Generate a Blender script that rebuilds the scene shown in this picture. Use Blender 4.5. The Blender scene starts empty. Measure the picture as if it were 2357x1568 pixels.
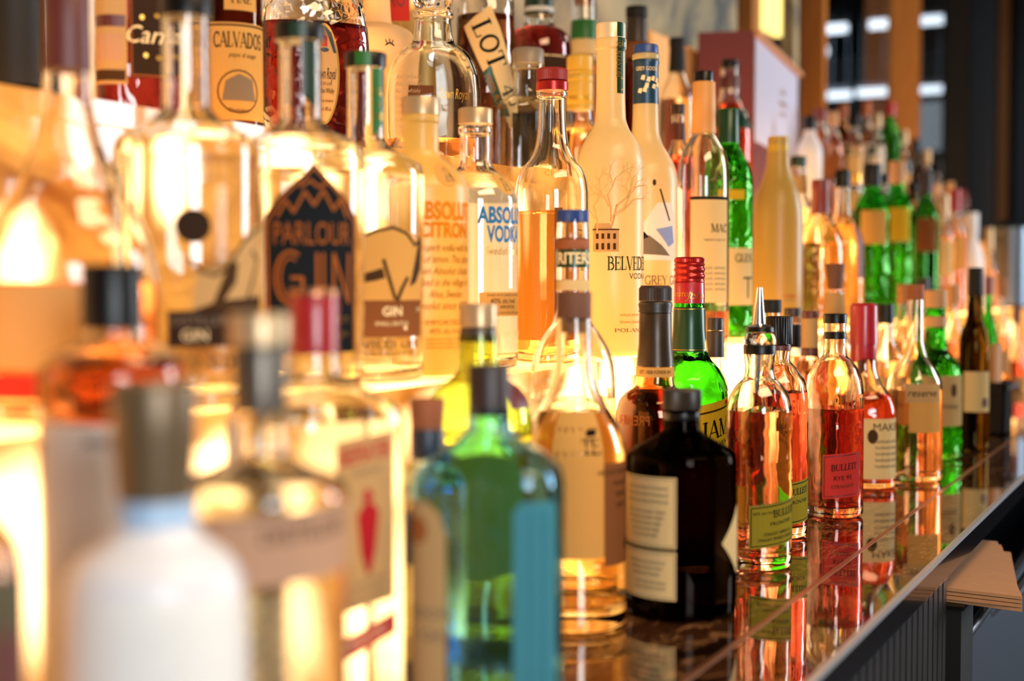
import bpy, bmesh, math, random
from mathutils import Vector
random.seed(7)
C = bpy.context.scene.collection
S = bpy.context.scene
PI = math.pi

# ------------------------------------------------------------------ camera, world, lights, exposure
W_, H_ = 2357, 1568
F = 3274.0
ZC = 0.95                      # counter top
CAMZ = ZC + 0.29
PSI = math.radians(26.6)
TH = math.atan(135 / F)
EYE = Vector((0, 0, CAMZ))
RGT = Vector((math.sin(PSI), -math.cos(PSI), 0))
FWD = Vector((math.cos(PSI) * math.cos(TH), math.sin(PSI) * math.cos(TH), -math.sin(TH)))
UPV = RGT.cross(FWD)
cd = bpy.data.cameras.new('camera')
cam = bpy.data.objects.new('camera', cd)
C.objects.link(cam)
cd.sensor_width = 36.0
cd.lens = 36.0 * F / W_
cd.clip_start = 0.05
cd.dof.use_dof = True
cd.dof.focus_distance = 1.60
cd.dof.aperture_fstop = 2.8
cd.dof.aperture_blades = 9
from mathutils import Matrix
m3 = Matrix((RGT, UPV, -FWD)).transposed()
cam.matrix_world = Matrix.Translation(EYE) @ m3.to_4x4()
S.camera = cam

wd = bpy.data.worlds.new('world')
S.world = wd
wd.use_nodes = True
wd.node_tree.nodes['Background'].inputs[0].default_value = (0.62, 0.6, 0.62, 1)
wd.node_tree.nodes['Background'].inputs[1].default_value = 0.07

def area(name, loc, target, sx, sy, power, color):
    ld = bpy.data.lights.new(name, 'AREA')
    ld.shape = 'RECTANGLE'; ld.size = sx; ld.size_y = sy
    ld.energy = power; ld.color = color
    o = bpy.data.objects.new(name, ld); C.objects.link(o)
    o.location = loc
    o.rotation_euler = (Vector(target) - Vector(loc)).to_track_quat('-Z', 'Y').to_euler()
    return o
area('window_daylight', (4.6, -2.3, 1.9), (1.6, 0.5, 1.1), 0.8, 1.9, 105, (0.86, 0.93, 1.0))
area('near_fill', (-0.35, -0.75, 1.5), (0.42, 0.42, 1.08), 0.5, 0.6, 21, (0.9, 0.95, 1.0))  # small fill added near the camera to brighten the white foreground bottle
area('warm_front_fill', (0.8, -0.25, 2.25), (1.25, 0.7, 1.2), 1.0, 0.35, 18, (1.0, 0.70, 0.40))  # warm fill from above, added to brighten the bottle fronts

area('post_fill', (4.3, 0.0, 2.6), (4.6, 1.1, 1.7), 0.8, 0.5, 16, (1.0, 0.86, 0.68))  # unseen fill added to brighten the oak posts

area('next_room_fill', (8.0, 3.0, 2.8), (8.6, 3.2, 0.5), 1.5, 1.5, 55, (0.85, 0.92, 1.0))  # cool fill added to lift the dark behind the panes
S.view_settings.view_transform = 'Standard'
S.view_settings.look = 'None'
S.view_settings.gamma = 1.0
S.view_settings.use_curve_mapping = False
S.view_settings.exposure = 0.15
cy = S.cycles
cy.max_bounces = 20; cy.diffuse_bounces = 3; cy.glossy_bounces = 6
cy.transmission_bounces = 18; cy.transparent_max_bounces = 8
cy.sample_clamp_indirect = 8.0; cy.sample_clamp_direct = 0
cy.blur_glossy = 0.5
cy.use_denoising = True

ONYX_GAIN = 1.0

# ------------------------------------------------------------------ pixel measures of the photo -> metres
def ray(u, v):
    return FWD + RGT * ((u - W_ / 2) / F) - UPV * ((v - H_ / 2) / F)
def at(u, v, a):
    """the point of the plane Y = a seen at (u, v)"""
    r = ray(u, v)
    return EYE + r * (a / r.y)
def zof(X, Y, v):
    """height over the vertical line (X, Y) that is seen at row v"""
    d = Vector((X, Y, 0)) - Vector((0, 0, 0))
    k = (v - H_ / 2) / F
    # -(d.up + z*up.z) = k*(d.fwd + z*fwd.z)
    A = d.x * UPV.x + d.y * UPV.y
    B = d.x * FWD.x + d.y * FWD.y
    return CAMZ + (-A - k * B) / (UPV.z + k * FWD.z)
def at_h(u, v, z):
    """the point of the horizontal plane at height z seen at (u, v)"""
    r = ray(u, v)
    return EYE + r * ((z - CAMZ) / r.z)

# ------------------------------------------------------------------ materials
MATS = {}
def lin(c):
    return tuple(((x / 255) / 12.92 if x / 255 <= 0.04045 else ((x / 255 + 0.055) / 1.055) ** 2.4) for x in c)
def newmat(name):
    m = bpy.data.materials.new(name); m.use_nodes = True
    nt = m.node_tree; nt.nodes.clear()
    out = nt.nodes.new('ShaderNodeOutputMaterial')
    MATS[name] = m
    return m, nt, out
def L(nt, a, b): nt.links.new(a, b)
def nodes(nt, t, **kw):
    n = nt.nodes.new(t)
    for k, v in kw.items(): setattr(n, k, v)
    return n
def pri(name, rgb, rough=0.4, metal=0.0, coat=0.0, bump=0.0, bscale=200, var=0.0):
    m, nt, out = newmat(name)
    b = nodes(nt, 'ShaderNodeBsdfPrincipled')
    b.inputs['Base Color'].default_value = (*lin(rgb), 1)
    b.inputs['Roughness'].default_value = rough
    b.inputs['Metallic'].default_value = metal
    b.inputs['Coat Weight'].default_value = coat
    b.inputs['Specular IOR Level'].default_value = 0.05 if name.startswith('ink') else 0.3 if name.startswith('black') else 0.5
    if bump or var:
        tc = nodes(nt, 'ShaderNodeTexCoord')
        n = nodes(nt, 'ShaderNodeTexNoise'); n.inputs['Scale'].default_value = bscale
        L(nt, tc.outputs['Object'], n.inputs['Vector'])
        if bump:
            bp = nodes(nt, 'ShaderNodeBump'); bp.inputs['Strength'].default_value = bump
            bp.inputs['Distance'].default_value = 0.002
            L(nt, n.outputs['Fac'], bp.inputs['Height']); L(nt, bp.outputs['Normal'], b.inputs['Normal'])
        if var:
            mx = nodes(nt, 'ShaderNodeMix', data_type='RGBA')
            c = lin(rgb)
            mx.inputs[6].default_value = (*[x * (1 - var) for x in c], 1)
            mx.inputs[7].default_value = (*[min(1, x * (1 + var)) for x in c], 1)
            L(nt, n.outputs['Fac'], mx.inputs[0]); L(nt, mx.outputs[2], b.inputs['Base Color'])
    L(nt, b.outputs[0], out.inputs[0])
    return m
def glass(name, rgb=(255, 255, 255), rough=0.0, ior=1.48, n=4):
    # rgb: what is left of white light behind n faces of the glass or liquid
    m, nt, out = newmat(name)
    g = nodes(nt, 'ShaderNodeBsdfGlass')
    g.inputs['Color'].default_value = (*[x ** (1 / n) for x in lin(rgb)], 1)
    g.inputs['Roughness'].default_value = rough
    g.inputs['IOR'].default_value = ior
    L(nt, g.outputs[0], out.inputs[0])
    return m
def milky(name, rgb, trans=0.55, gloss=0.12, rough=0.35):
    """frosted glass or back-lit paper: diffuse on both sides, a little sheen"""
    m, nt, out = newmat(name)
    d = nodes(nt, 'ShaderNodeBsdfDiffuse'); t = nodes(nt, 'ShaderNodeBsdfTranslucent')
    g = nodes(nt, 'ShaderNodeBsdfGlossy'); g.inputs['Roughness'].default_value = rough
    for n in (d, t): n.inputs['Color'].default_value = (*lin(rgb), 1)
    a = nodes(nt, 'ShaderNodeMixShader'); a.inputs[0].default_value = trans
    L(nt, d.outputs[0], a.inputs[1]); L(nt, t.outputs[0], a.inputs[2])
    if gloss:
        fr = nodes(nt, 'ShaderNodeFresnel'); fr.inputs[0].default_value = 1.35 + gloss
        b = nodes(nt, 'ShaderNodeMixShader')
        L(nt, fr.outputs[0], b.inputs[0]); L(nt, a.outputs[0], b.inputs[1]); L(nt, g.outputs[0], b.inputs[2])
        L(nt, b.outputs[0], out.inputs[0])
    else:
        L(nt, a.outputs[0], out.inputs[0])
    return m
def emit(name, rgb, k):
    m, nt, out = newmat(name)
    e = nodes(nt, 'ShaderNodeEmission'); e.inputs[0].default_value = (*rgb, 1); e.inputs[1].default_value = k
    L(nt, e.outputs[0], out.inputs[0]); return m
def onyx(name, gain, seed, lo, hi, hot, h0=0.47, h1=0.66, hot_spots=()):
    """honey onyx lit from within: cloudy veins with bright spots put into the emission colour"""
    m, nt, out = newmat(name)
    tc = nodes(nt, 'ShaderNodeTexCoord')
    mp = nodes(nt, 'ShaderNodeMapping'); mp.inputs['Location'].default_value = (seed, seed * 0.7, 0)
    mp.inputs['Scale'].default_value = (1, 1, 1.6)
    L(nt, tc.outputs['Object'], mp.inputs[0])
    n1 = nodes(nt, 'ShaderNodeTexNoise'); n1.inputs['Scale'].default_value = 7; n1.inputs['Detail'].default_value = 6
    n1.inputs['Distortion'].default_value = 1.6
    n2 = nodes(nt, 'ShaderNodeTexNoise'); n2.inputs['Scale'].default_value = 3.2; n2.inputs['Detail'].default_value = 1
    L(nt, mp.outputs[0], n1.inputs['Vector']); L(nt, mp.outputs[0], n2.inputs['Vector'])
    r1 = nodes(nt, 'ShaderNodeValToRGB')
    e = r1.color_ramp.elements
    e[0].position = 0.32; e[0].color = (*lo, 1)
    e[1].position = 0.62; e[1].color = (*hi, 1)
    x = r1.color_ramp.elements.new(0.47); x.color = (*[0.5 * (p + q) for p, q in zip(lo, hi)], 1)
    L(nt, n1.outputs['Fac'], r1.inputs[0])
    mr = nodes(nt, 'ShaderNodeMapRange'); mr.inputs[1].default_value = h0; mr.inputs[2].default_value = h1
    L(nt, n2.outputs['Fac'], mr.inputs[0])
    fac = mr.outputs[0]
    for (lx, lz, lr) in hot_spots:                             # bright spot put into the glow, as from a light close behind
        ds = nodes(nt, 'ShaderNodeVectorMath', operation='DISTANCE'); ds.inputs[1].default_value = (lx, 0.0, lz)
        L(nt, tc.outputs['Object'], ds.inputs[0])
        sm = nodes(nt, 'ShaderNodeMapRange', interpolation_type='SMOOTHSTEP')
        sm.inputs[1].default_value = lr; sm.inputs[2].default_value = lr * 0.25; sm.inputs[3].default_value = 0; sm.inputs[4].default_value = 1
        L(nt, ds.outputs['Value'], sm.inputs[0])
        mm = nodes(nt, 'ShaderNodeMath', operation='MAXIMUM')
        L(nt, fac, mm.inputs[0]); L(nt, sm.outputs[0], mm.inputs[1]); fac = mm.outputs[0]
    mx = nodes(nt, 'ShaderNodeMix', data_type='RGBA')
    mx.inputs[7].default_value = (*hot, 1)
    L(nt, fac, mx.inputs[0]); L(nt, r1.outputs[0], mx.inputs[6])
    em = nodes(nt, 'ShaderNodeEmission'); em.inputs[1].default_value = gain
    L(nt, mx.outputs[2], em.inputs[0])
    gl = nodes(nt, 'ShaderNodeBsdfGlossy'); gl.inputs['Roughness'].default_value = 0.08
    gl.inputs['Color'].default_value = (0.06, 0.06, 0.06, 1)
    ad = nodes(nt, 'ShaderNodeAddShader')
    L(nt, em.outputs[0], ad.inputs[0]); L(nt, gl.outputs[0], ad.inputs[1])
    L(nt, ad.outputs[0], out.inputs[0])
    return m
def marble(name):
    m, nt, out = newmat(name)
    tc = nodes(nt, 'ShaderNodeTexCoord')
    mp = nodes(nt, 'ShaderNodeMapping'); mp.inputs['Rotation'].default_value = (0, 0, 0.5)
    mp.inputs['Scale'].default_value = (1.0, 1.8, 1)
    L(nt, tc.outputs['Object'], mp.inputs[0])
    w = nodes(nt, 'ShaderNodeTexNoise'); w.inputs['Scale'].default_value = 6; w.inputs['Detail'].default_value = 8
    w.inputs['Distortion'].default_value = 3.0; w.inputs['Roughness'].default_value = 0.62
    L(nt, mp.outputs[0], w.inputs['Vector'])
    r = nodes(nt, 'ShaderNodeValToRGB'); e = r.color_ramp.elements
    e[0].position = 0.40; e[0].color = (0.010, 0.004, 0.002, 1)
    e[1].position = 0.62; e[1].color = (0.05, 0.018, 0.007, 1)
    for p, c in ((0.485, (0.035, 0.012, 0.005, 1)), (0.50, (0.42, 0.20, 0.075, 1)), (0.515, (0.04, 0.014, 0.006, 1))):
        x = e.new(p); x.color = c
    L(nt, w.outputs['Fac'], r.inputs[0])
    b = nodes(nt, 'ShaderNodeBsdfPrincipled')
    b.inputs['Roughness'].default_value = 0.035
    b.inputs['IOR'].default_value = 1.75
    b.inputs['Coat Weight'].default_value = 0.6; b.inputs['Coat Roughness'].default_value = 0.03
    L(nt, r.outputs[0], b.inputs['Base Color']); L(nt, b.outputs[0], out.inputs[0])
    return m
def woodmat(name, a, bcol, rough=0.45, scale=(6, 6, 0.6)):
    m, nt, out = newmat(name)
    tc = nodes(nt, 'ShaderNodeTexCoord'); mp = nodes(nt, 'ShaderNodeMapping'); mp.inputs['Scale'].default_value = scale
    L(nt, tc.outputs['Object'], mp.inputs[0])
    n = nodes(nt, 'ShaderNodeTexNoise'); n.inputs['Scale'].default_value = 14; n.inputs['Detail'].default_value = 5
    L(nt, mp.outputs[0], n.inputs['Vector'])
    mx = nodes(nt, 'ShaderNodeMix', data_type='RGBA'); mx.inputs[6].default_value = (*lin(a), 1); mx.inputs[7].default_value = (*lin(bcol), 1)
    L(nt, n.outputs['Fac'], mx.inputs[0])
    b = nodes(nt, 'ShaderNodeBsdfPrincipled'); b.inputs['Roughness'].default_value = rough
    L(nt, mx.outputs[2], b.inputs['Base Color']); L(nt, b.outputs[0], out.inputs[0])
    return m
def stonemat(name):
    m, nt, out = newmat(name)
    tc = nodes(nt, 'ShaderNodeTexCoord')
    n = nodes(nt, 'ShaderNodeTexNoise'); n.inputs['Scale'].default_value = 3.5; n.inputs['Detail'].default_value = 7; n.inputs['Distortion'].default_value = 1.4
    L(nt, tc.outputs['Object'], n.inputs['Vector'])
    r = nodes(nt, 'ShaderNodeValToRGB'); e = r.color_ramp.elements
    e[0].position = 0.35; e[0].color = (*lin((88, 94, 98)), 1)
    e[1].position = 0.65; e[1].color = (*lin((196, 178, 140)), 1)
    L(nt, n.outputs['Fac'], r.inputs[0])
    b = nodes(nt, 'ShaderNodeBsdfPrincipled'); b.inputs['Roughness'].default_value = 0.25
    L(nt, r.outputs[0], b.inputs['Base Color']); L(nt, b.outputs[0], out.inputs[0])
    return m

M = MATS
def hot_spots_at(y, zb, spots):
    out = []
    for u, v, r in spots:
        p = at(u, v, y); out.append((p.x - 0.15, p.z - zb, r))
    return out
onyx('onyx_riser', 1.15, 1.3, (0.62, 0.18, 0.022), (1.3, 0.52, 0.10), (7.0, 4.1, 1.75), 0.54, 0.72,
     hot_spots_at(0.592, ZC, ((40, 1300, .075), (500, 1130, .05), (640, 1420, .10), (870, 1500, .08), (1180, 1000, .05), (1320, 900, .085), (1420, 900, .06), (1330, 1380, .09), (1690, 850, .08), (1890, 860, .08), (2040, 800, .06))))
onyx('onyx_tread', 1.9, 4.1, (1.4, 0.56, 0.11), (2.4, 1.15, 0.32), (5.0, 2.75, 1.0))
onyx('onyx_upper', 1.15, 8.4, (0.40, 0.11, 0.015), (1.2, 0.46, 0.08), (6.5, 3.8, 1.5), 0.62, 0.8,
     hot_spots_at(0.790, ZC, ((30, 600, .05), (480, 420, .045), (660, 400, .05), (880, 480, .07), (1010, 560, .06), (1130, 560, .09), (1400, 650, .11), (1500, 480, .06), (1700, 520, .09), (1870, 560, .06), (2010, 580, .05))))
marble('marble')
stonemat('stone')
woodmat('oak', (120, 70, 22), (178, 116, 48))
woodmat('black_slat', (26, 24, 24), (58, 54, 54), 0.35)
pri('floor_dark', (52, 48, 46), 0.4, var=0.4, bscale=8)
pri('wall_dark', (40, 39, 40), 0.6)
pri('wall_grey', (120, 122, 128), 0.6)
pri('black_edge', (18, 18, 24), 0.18, coat=0.5)
pri('chrome', (205, 208, 215), 0.22, 1.0)
pri('lip_steel', (214, 214, 220), 0.3, 0.6)
pri('steel', (120, 130, 142), 0.38, 1.0)
pri('steel_dark', (70, 78, 90), 0.4, 1.0)
pri('brass', (176, 120, 84), 0.35, 0.8)
pri('black', (11, 9, 8), 0.35)
pri('black_matte', (16, 14, 12), 0.6)
pri('olive_dark', (70, 60, 26), 0.6)
pri('dark_brown', (46, 32, 26), 0.45)
pri('grey_cap', (128, 116, 100), 0.4)
pri('taupe', (104, 84, 58), 0.38, 0.35)
pri('champagne', (186, 158, 120), 0.36, 0.5)
pri('gunmetal', (92, 84, 74), 0.34, 0.7)
pri('red', (150, 24, 30), 0.35, coat=0.3)
pri('red_metal', (176, 40, 36), 0.28, 0.6)
pri('wax', (170, 22, 40), 0.35, coat=0.4)
pri('burgundy', (92, 18, 24), 0.5)
pri('maroon', (84, 34, 30), 0.45)
pri('capsule_red', (120, 44, 34), 0.4)
pri('blue', (30, 62, 128), 0.4)
pri('blue_foil', (22, 58, 84), 0.35, 0.2)
pri('navy', (20, 30, 48), 0.4)
pri('green', (26, 96, 32), 0.45)
pri('green_foil', (26, 62, 38), 0.3, 0.25)
pri('green_dark', (16, 46, 30), 0.4)
pri('cork', (160, 108, 66), 0.8, bump=0.3, bscale=400, var=0.25)
pri('cork_dark', (104, 64, 42), 0.7, bump=0.2, bscale=400, var=0.2)
pri('cork_red', (150, 82, 42), 0.7, var=0.2)
pri('kraft', (186, 134, 90), 0.85, var=0.12, bscale=60)
pri('gold', (214, 164, 74), 0.3, 0.9)
pri('ink', (22, 18, 16), 0.6)
pri('ink_brown', (66, 44, 24), 0.6)
pri('ink_orange', (198, 104, 34), 0.6)
pri('ink_copper', (150, 84, 34), 0.5)
pri('ink_red', (176, 34, 40), 0.6)
pri('ink_blue', (38, 112, 166), 0.5)
pri('ink_grey', (120, 104, 86), 0.6)
pri('ink_cream', (240, 216, 168), 0.6)
pri('olive', (112, 104, 34), 0.6)
pri('lilac', (200, 203, 228), 0.35)
pri('tan_plain', (190, 140, 90), 0.6)
milky('paper_cream', (242, 212, 152), 0.32, 0)
milky('paper_white', (248, 246, 240), 0.4, 0)
milky('paper_tan', (206, 166, 112), 0.3, 0)
milky('paper_brown', (132, 82, 48), 0.2, 0)
milky('paper_dark', (54, 40, 32), 0.08, 0)
milky('paper_yellow', (226, 186, 50), 0.3, 0)
milky('paper_orange', (236, 180, 100), 0.4, 0)
milky('paper_olive', (150, 138, 44), 0.25, 0)
milky('paper_red', (204, 62, 58), 0.3, 0)
milky('label_navy', (30, 34, 38), 0.05, 0)
milky('label_rose', (204, 160, 130), 0.3, 0)
milky('glow_film', (255, 255, 255), 0.7, 0)
milky('frost_warm', (255, 232, 170), 0.62, 0.1)
milky('frost_lemon', (255, 226, 132), 0.66, 0.1)
milky('frost_white', (246, 246, 250), 0.35, 0.12)
milky('cream_glaze', (214, 174, 84), 0.35, 0.12)
milky('frost_etch', (226, 190, 138), 0.55, 0)
milky('yellow_capsule', (232, 188, 70), 0.25, 0.1)
milky('cream_carton', (232, 188, 132), 0.15, 0)
glass('clear', (244, 248, 244))
glass('clear_warm', (248, 240, 224))
glass('aqua', (112, 196, 255))
glass('bottle_green', (40, 196, 26))
glass('deep_green', (40, 150, 36))
glass('lime', (196, 236, 90))
glass('smoke', (92, 76, 46))
glass('olive_glass', (66, 50, 14), n=2)
glass('pale_blue', (190, 220, 240))
glass('blackglass', (12, 8, 6), n=2)
glass('amber_glass', (226, 146, 70))
glass('window_glass', (215, 222, 228), ior=1.2, n=2)
glass('water', (250, 250, 246), ior=1.33, n=2)
glass('amber', (244, 178, 146), ior=1.34, n=2)
glass('rye', (190, 84, 66), ior=1.34, n=2)
glass('cherry', (128, 38, 34), ior=1.34, n=2)
glass('rose', (252, 206, 176), ior=1.34, n=2)
glass('gold_liquid', (252, 216, 146), ior=1.34, n=2)
glass('peach', (250, 190, 140), ior=1.34, n=2)
glass('rum_dark', (150, 92, 54), ior=1.34, n=2)
glass('whisky_pale', (252, 220, 164), ior=1.34, n=2)

pri('pale_blue_plastic', (150, 178, 206), 0.4)
pri('gunmetal_black', (38, 31, 25), 0.4)
pri('bronze_foil', (58, 43, 30), 0.34, 0.4)
pri('red_cap', (140, 34, 30), 0.5)
pri('tan_wrap', (214, 150, 78), 0.5)
pri('champagne_pale', (226, 204, 168), 0.35, 0.4)
pri('ink_lemon', (216, 122, 14), 0.6)
pri('ink_amber', (150, 86, 18), 0.6)
pri('ink_green', (54, 66, 34), 0.6)
pri('ink_sky', (140, 150, 190), 0.6)
glass('clear_plastic', (235, 232, 220), n=2)
glass('glass_emboss', (236, 232, 226), 0.12, n=1)
def cutglass(name):
    m = glass(name, (252, 240, 226)); nt = m.node_tree
    g = [n for n in nt.nodes if n.type == 'BSDF_GLASS'][0]
    tc = nodes(nt, 'ShaderNodeTexCoord'); v = nodes(nt, 'ShaderNodeTexVoronoi'); v.inputs['Scale'].default_value = 70
    v.feature = 'F1'; bp_ = nodes(nt, 'ShaderNodeBump'); bp_.inputs['Strength'].default_value = 0.5; bp_.inputs['Distance'].default_value = 0.004
    L(nt, tc.outputs['Object'], v.inputs['Vector']); L(nt, v.outputs['Distance'], bp_.inputs['Height']); L(nt, bp_.outputs['Normal'], g.inputs['Normal'])
cutglass('cut_glass')

def ripple(name, scale, dist):
    """uneven blown glass: slow waves in the surface"""
    nt = MATS[name].node_tree
    g = [n for n in nt.nodes if n.type == 'BSDF_GLASS'][0]
    tc = nodes(nt, 'ShaderNodeTexCoord'); n = nodes(nt, 'ShaderNodeTexNoise'); n.inputs['Scale'].default_value = scale; n.inputs['Detail'].default_value = 1
    b_ = nodes(nt, 'ShaderNodeBump'); b_.inputs['Strength'].default_value = 0.6; b_.inputs['Distance'].default_value = dist
    L(nt, tc.outputs['Object'], n.inputs['Vector']); L(nt, n.outputs['Fac'], b_.inputs['Height']); L(nt, b_.outputs['Normal'], g.inputs['Normal'])
ripple('bottle_green', 34, 0.02)
ripple('aqua', 22, 0.012)
ripple('clear_warm', 40, 0.003)
milky('aqua_print', (92, 172, 188), 0.5, 0)

# ------------------------------------------------------------------ mesh helpers
def link(name, verts, faces, mat, parent=None, smooth=True, mats=None, fm=None, loc=None, fix=False):
    me = bpy.data.meshes.new(name)
    me.from_pydata(verts, [], faces)
    for mm in (mats or [mat]): me.materials.append(M[mm] if isinstance(mm, str) else mm)
    if fm: me.polygons.foreach_set('material_index', fm)
    if fix:
        bm = bmesh.new(); bm.from_mesh(me)
        bmesh.ops.recalc_face_normals(bm, faces=bm.faces); bm.to_mesh(me); bm.free()
    me.polygons.foreach_set('use_smooth', [smooth] * len(me.polygons))
    me.update()
    if smooth:
        try: me.set_sharp_from_angle(angle=math.radians(38))
        except Exception: pass
    o = bpy.data.objects.new(name, me); C.objects.link(o)
    if parent: o.parent = parent
    if loc: o.location = loc
    return o
def root(name, label, cat, loc, group=None):
    o = bpy.data.objects.new(name, None); C.objects.link(o)
    o.empty_display_size = 0.02
    o.location = loc; o['label'] = label; o['category'] = cat
    if group: o['group'] = group
    return o
class MB:
    def __init__(s): s.v = []; s.f = []; s.m = []
    def add(s, vs, fs, m=0):
        k = len(s.v); s.v += [tuple(x) for x in vs]; s.f += [tuple(i + k for i in f) for f in fs]; s.m += [m] * len(fs)
    def box(s, x0, x1, y0, y1, z0, z1, m=0):
        s.add([(x0, y0, z0), (x1, y0, z0), (x1, y1, z0), (x0, y1, z0), (x0, y0, z1), (x1, y0, z1), (x1, y1, z1), (x0, y1, z1)],
              [(0, 3, 2, 1), (4, 5, 6, 7), (0, 1, 5, 4), (1, 2, 6, 5), (2, 3, 7, 6), (3, 0, 4, 7)], m)
    def obox(s, o, ex, ey, ez, m=0):
        """box from corner o along three edge vectors"""
        o, ex, ey, ez = map(Vector, (o, ex, ey, ez))
        p = [o, o + ex, o + ex + ey, o + ey]; p += [q + ez for q in p]
        s.add(p, [(0, 3, 2, 1), (4, 5, 6, 7), (0, 1, 5, 4), (1, 2, 6, 5), (2, 3, 7, 6), (3, 0, 4, 7)], m)
    def tube(s, p, q, r, seg=12, r2=None, m=0):
        p, q = Vector(p), Vector(q); d = (q - p).normalized()
        a = d.orthogonal().normalized(); b = d.cross(a); r2 = r if r2 is None else r2
        vs = []
        for c, rr in ((p, r), (q, r2)):
            for i in range(seg):
                t = 2 * PI * i / seg
                vs.append(c + (a * math.cos(t) + b * math.sin(t)) * rr)
        fs = [(i, (i + 1) % seg, seg + (i + 1) % seg, seg + i) for i in range(seg)]
        fs += [tuple(range(seg - 1, -1, -1)), tuple(range(seg, 2 * seg))]
        s.add(vs, fs, m)
    def build(s, name, mats, parent=None, smooth=False, loc=None):
        mats = mats if isinstance(mats, list) else [mats]
        return link(name, s.v, s.f, None, parent, smooth, mats=mats, fm=s.m, loc=loc, fix=True)
def struct(o): o['kind'] = 'structure'; return o

def pchip(pts, per=6):
    """monotone smooth curve through (z, r) points, z falling"""
    n = len(pts)
    if n < 3: return list(pts)
    x = [-p[0] for p in pts]; y = [p[1] for p in pts]
    h = [max(1e-7, x[i + 1] - x[i]) for i in range(n - 1)]; d = [(y[i + 1] - y[i]) / h[i] for i in range(n - 1)]
    m = [0.0] * n
    for i in range(1, n - 1):
        if d[i - 1] * d[i] > 0:
            w1 = 2 * h[i] + h[i - 1]; w2 = h[i] + 2 * h[i - 1]
            m[i] = (w1 + w2) / (w1 / d[i - 1] + w2 / d[i])
    m[0] = d[0]; m[-1] = d[-1]
    out = []
    for i in range(n - 1):
        k = per if abs(y[i + 1] - y[i]) > 0.0008 else 1
        for j in range(k):
            t = j / k; t2 = t * t; t3 = t2 * t
            yy = (2 * t3 - 3 * t2 + 1) * y[i] + (t3 - 2 * t2 + t) * h[i] * m[i] + (-2 * t3 + 3 * t2) * y[i + 1] + (t3 - t2) * h[i] * m[i + 1]
            out.append((-(x[i] + t * h[i]), yy))
    out.append(pts[-1])
    return out

# ------------------------------------------------------------------ lettering
_tcache = {}
def font_tris(txt, shear=0.0, weight=0.0):
    key = (txt, shear, weight)
    if key in _tcache: return _tcache[key]
    cu = bpy.data.curves.new('t', 'FONT'); cu.body = txt; cu.size = 1.0; cu.shear = shear; cu.offset = weight
    cu.resolution_u = 3
    ob = bpy.data.objects.new('t', cu); C.objects.link(ob)
    bpy.context.view_layer.update()
    me = bpy.data.meshes.new_from_object(ob.evaluated_get(bpy.context.evaluated_depsgraph_get()))
    me.calc_loop_triangles()
    vs = [(v.co.x, v.co.y) for v in me.vertices]
    tr = [tuple(vs[i] for i in t.vertices) for t in me.loop_triangles]
    bpy.data.objects.remove(ob); bpy.data.curves.remove(cu); bpy.data.meshes.remove(me)
    xs = [p[0] for t in tr for p in t] or [0]
    r = (tr, min(xs), max(xs))
    _tcache[key] = r
    return r
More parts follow.
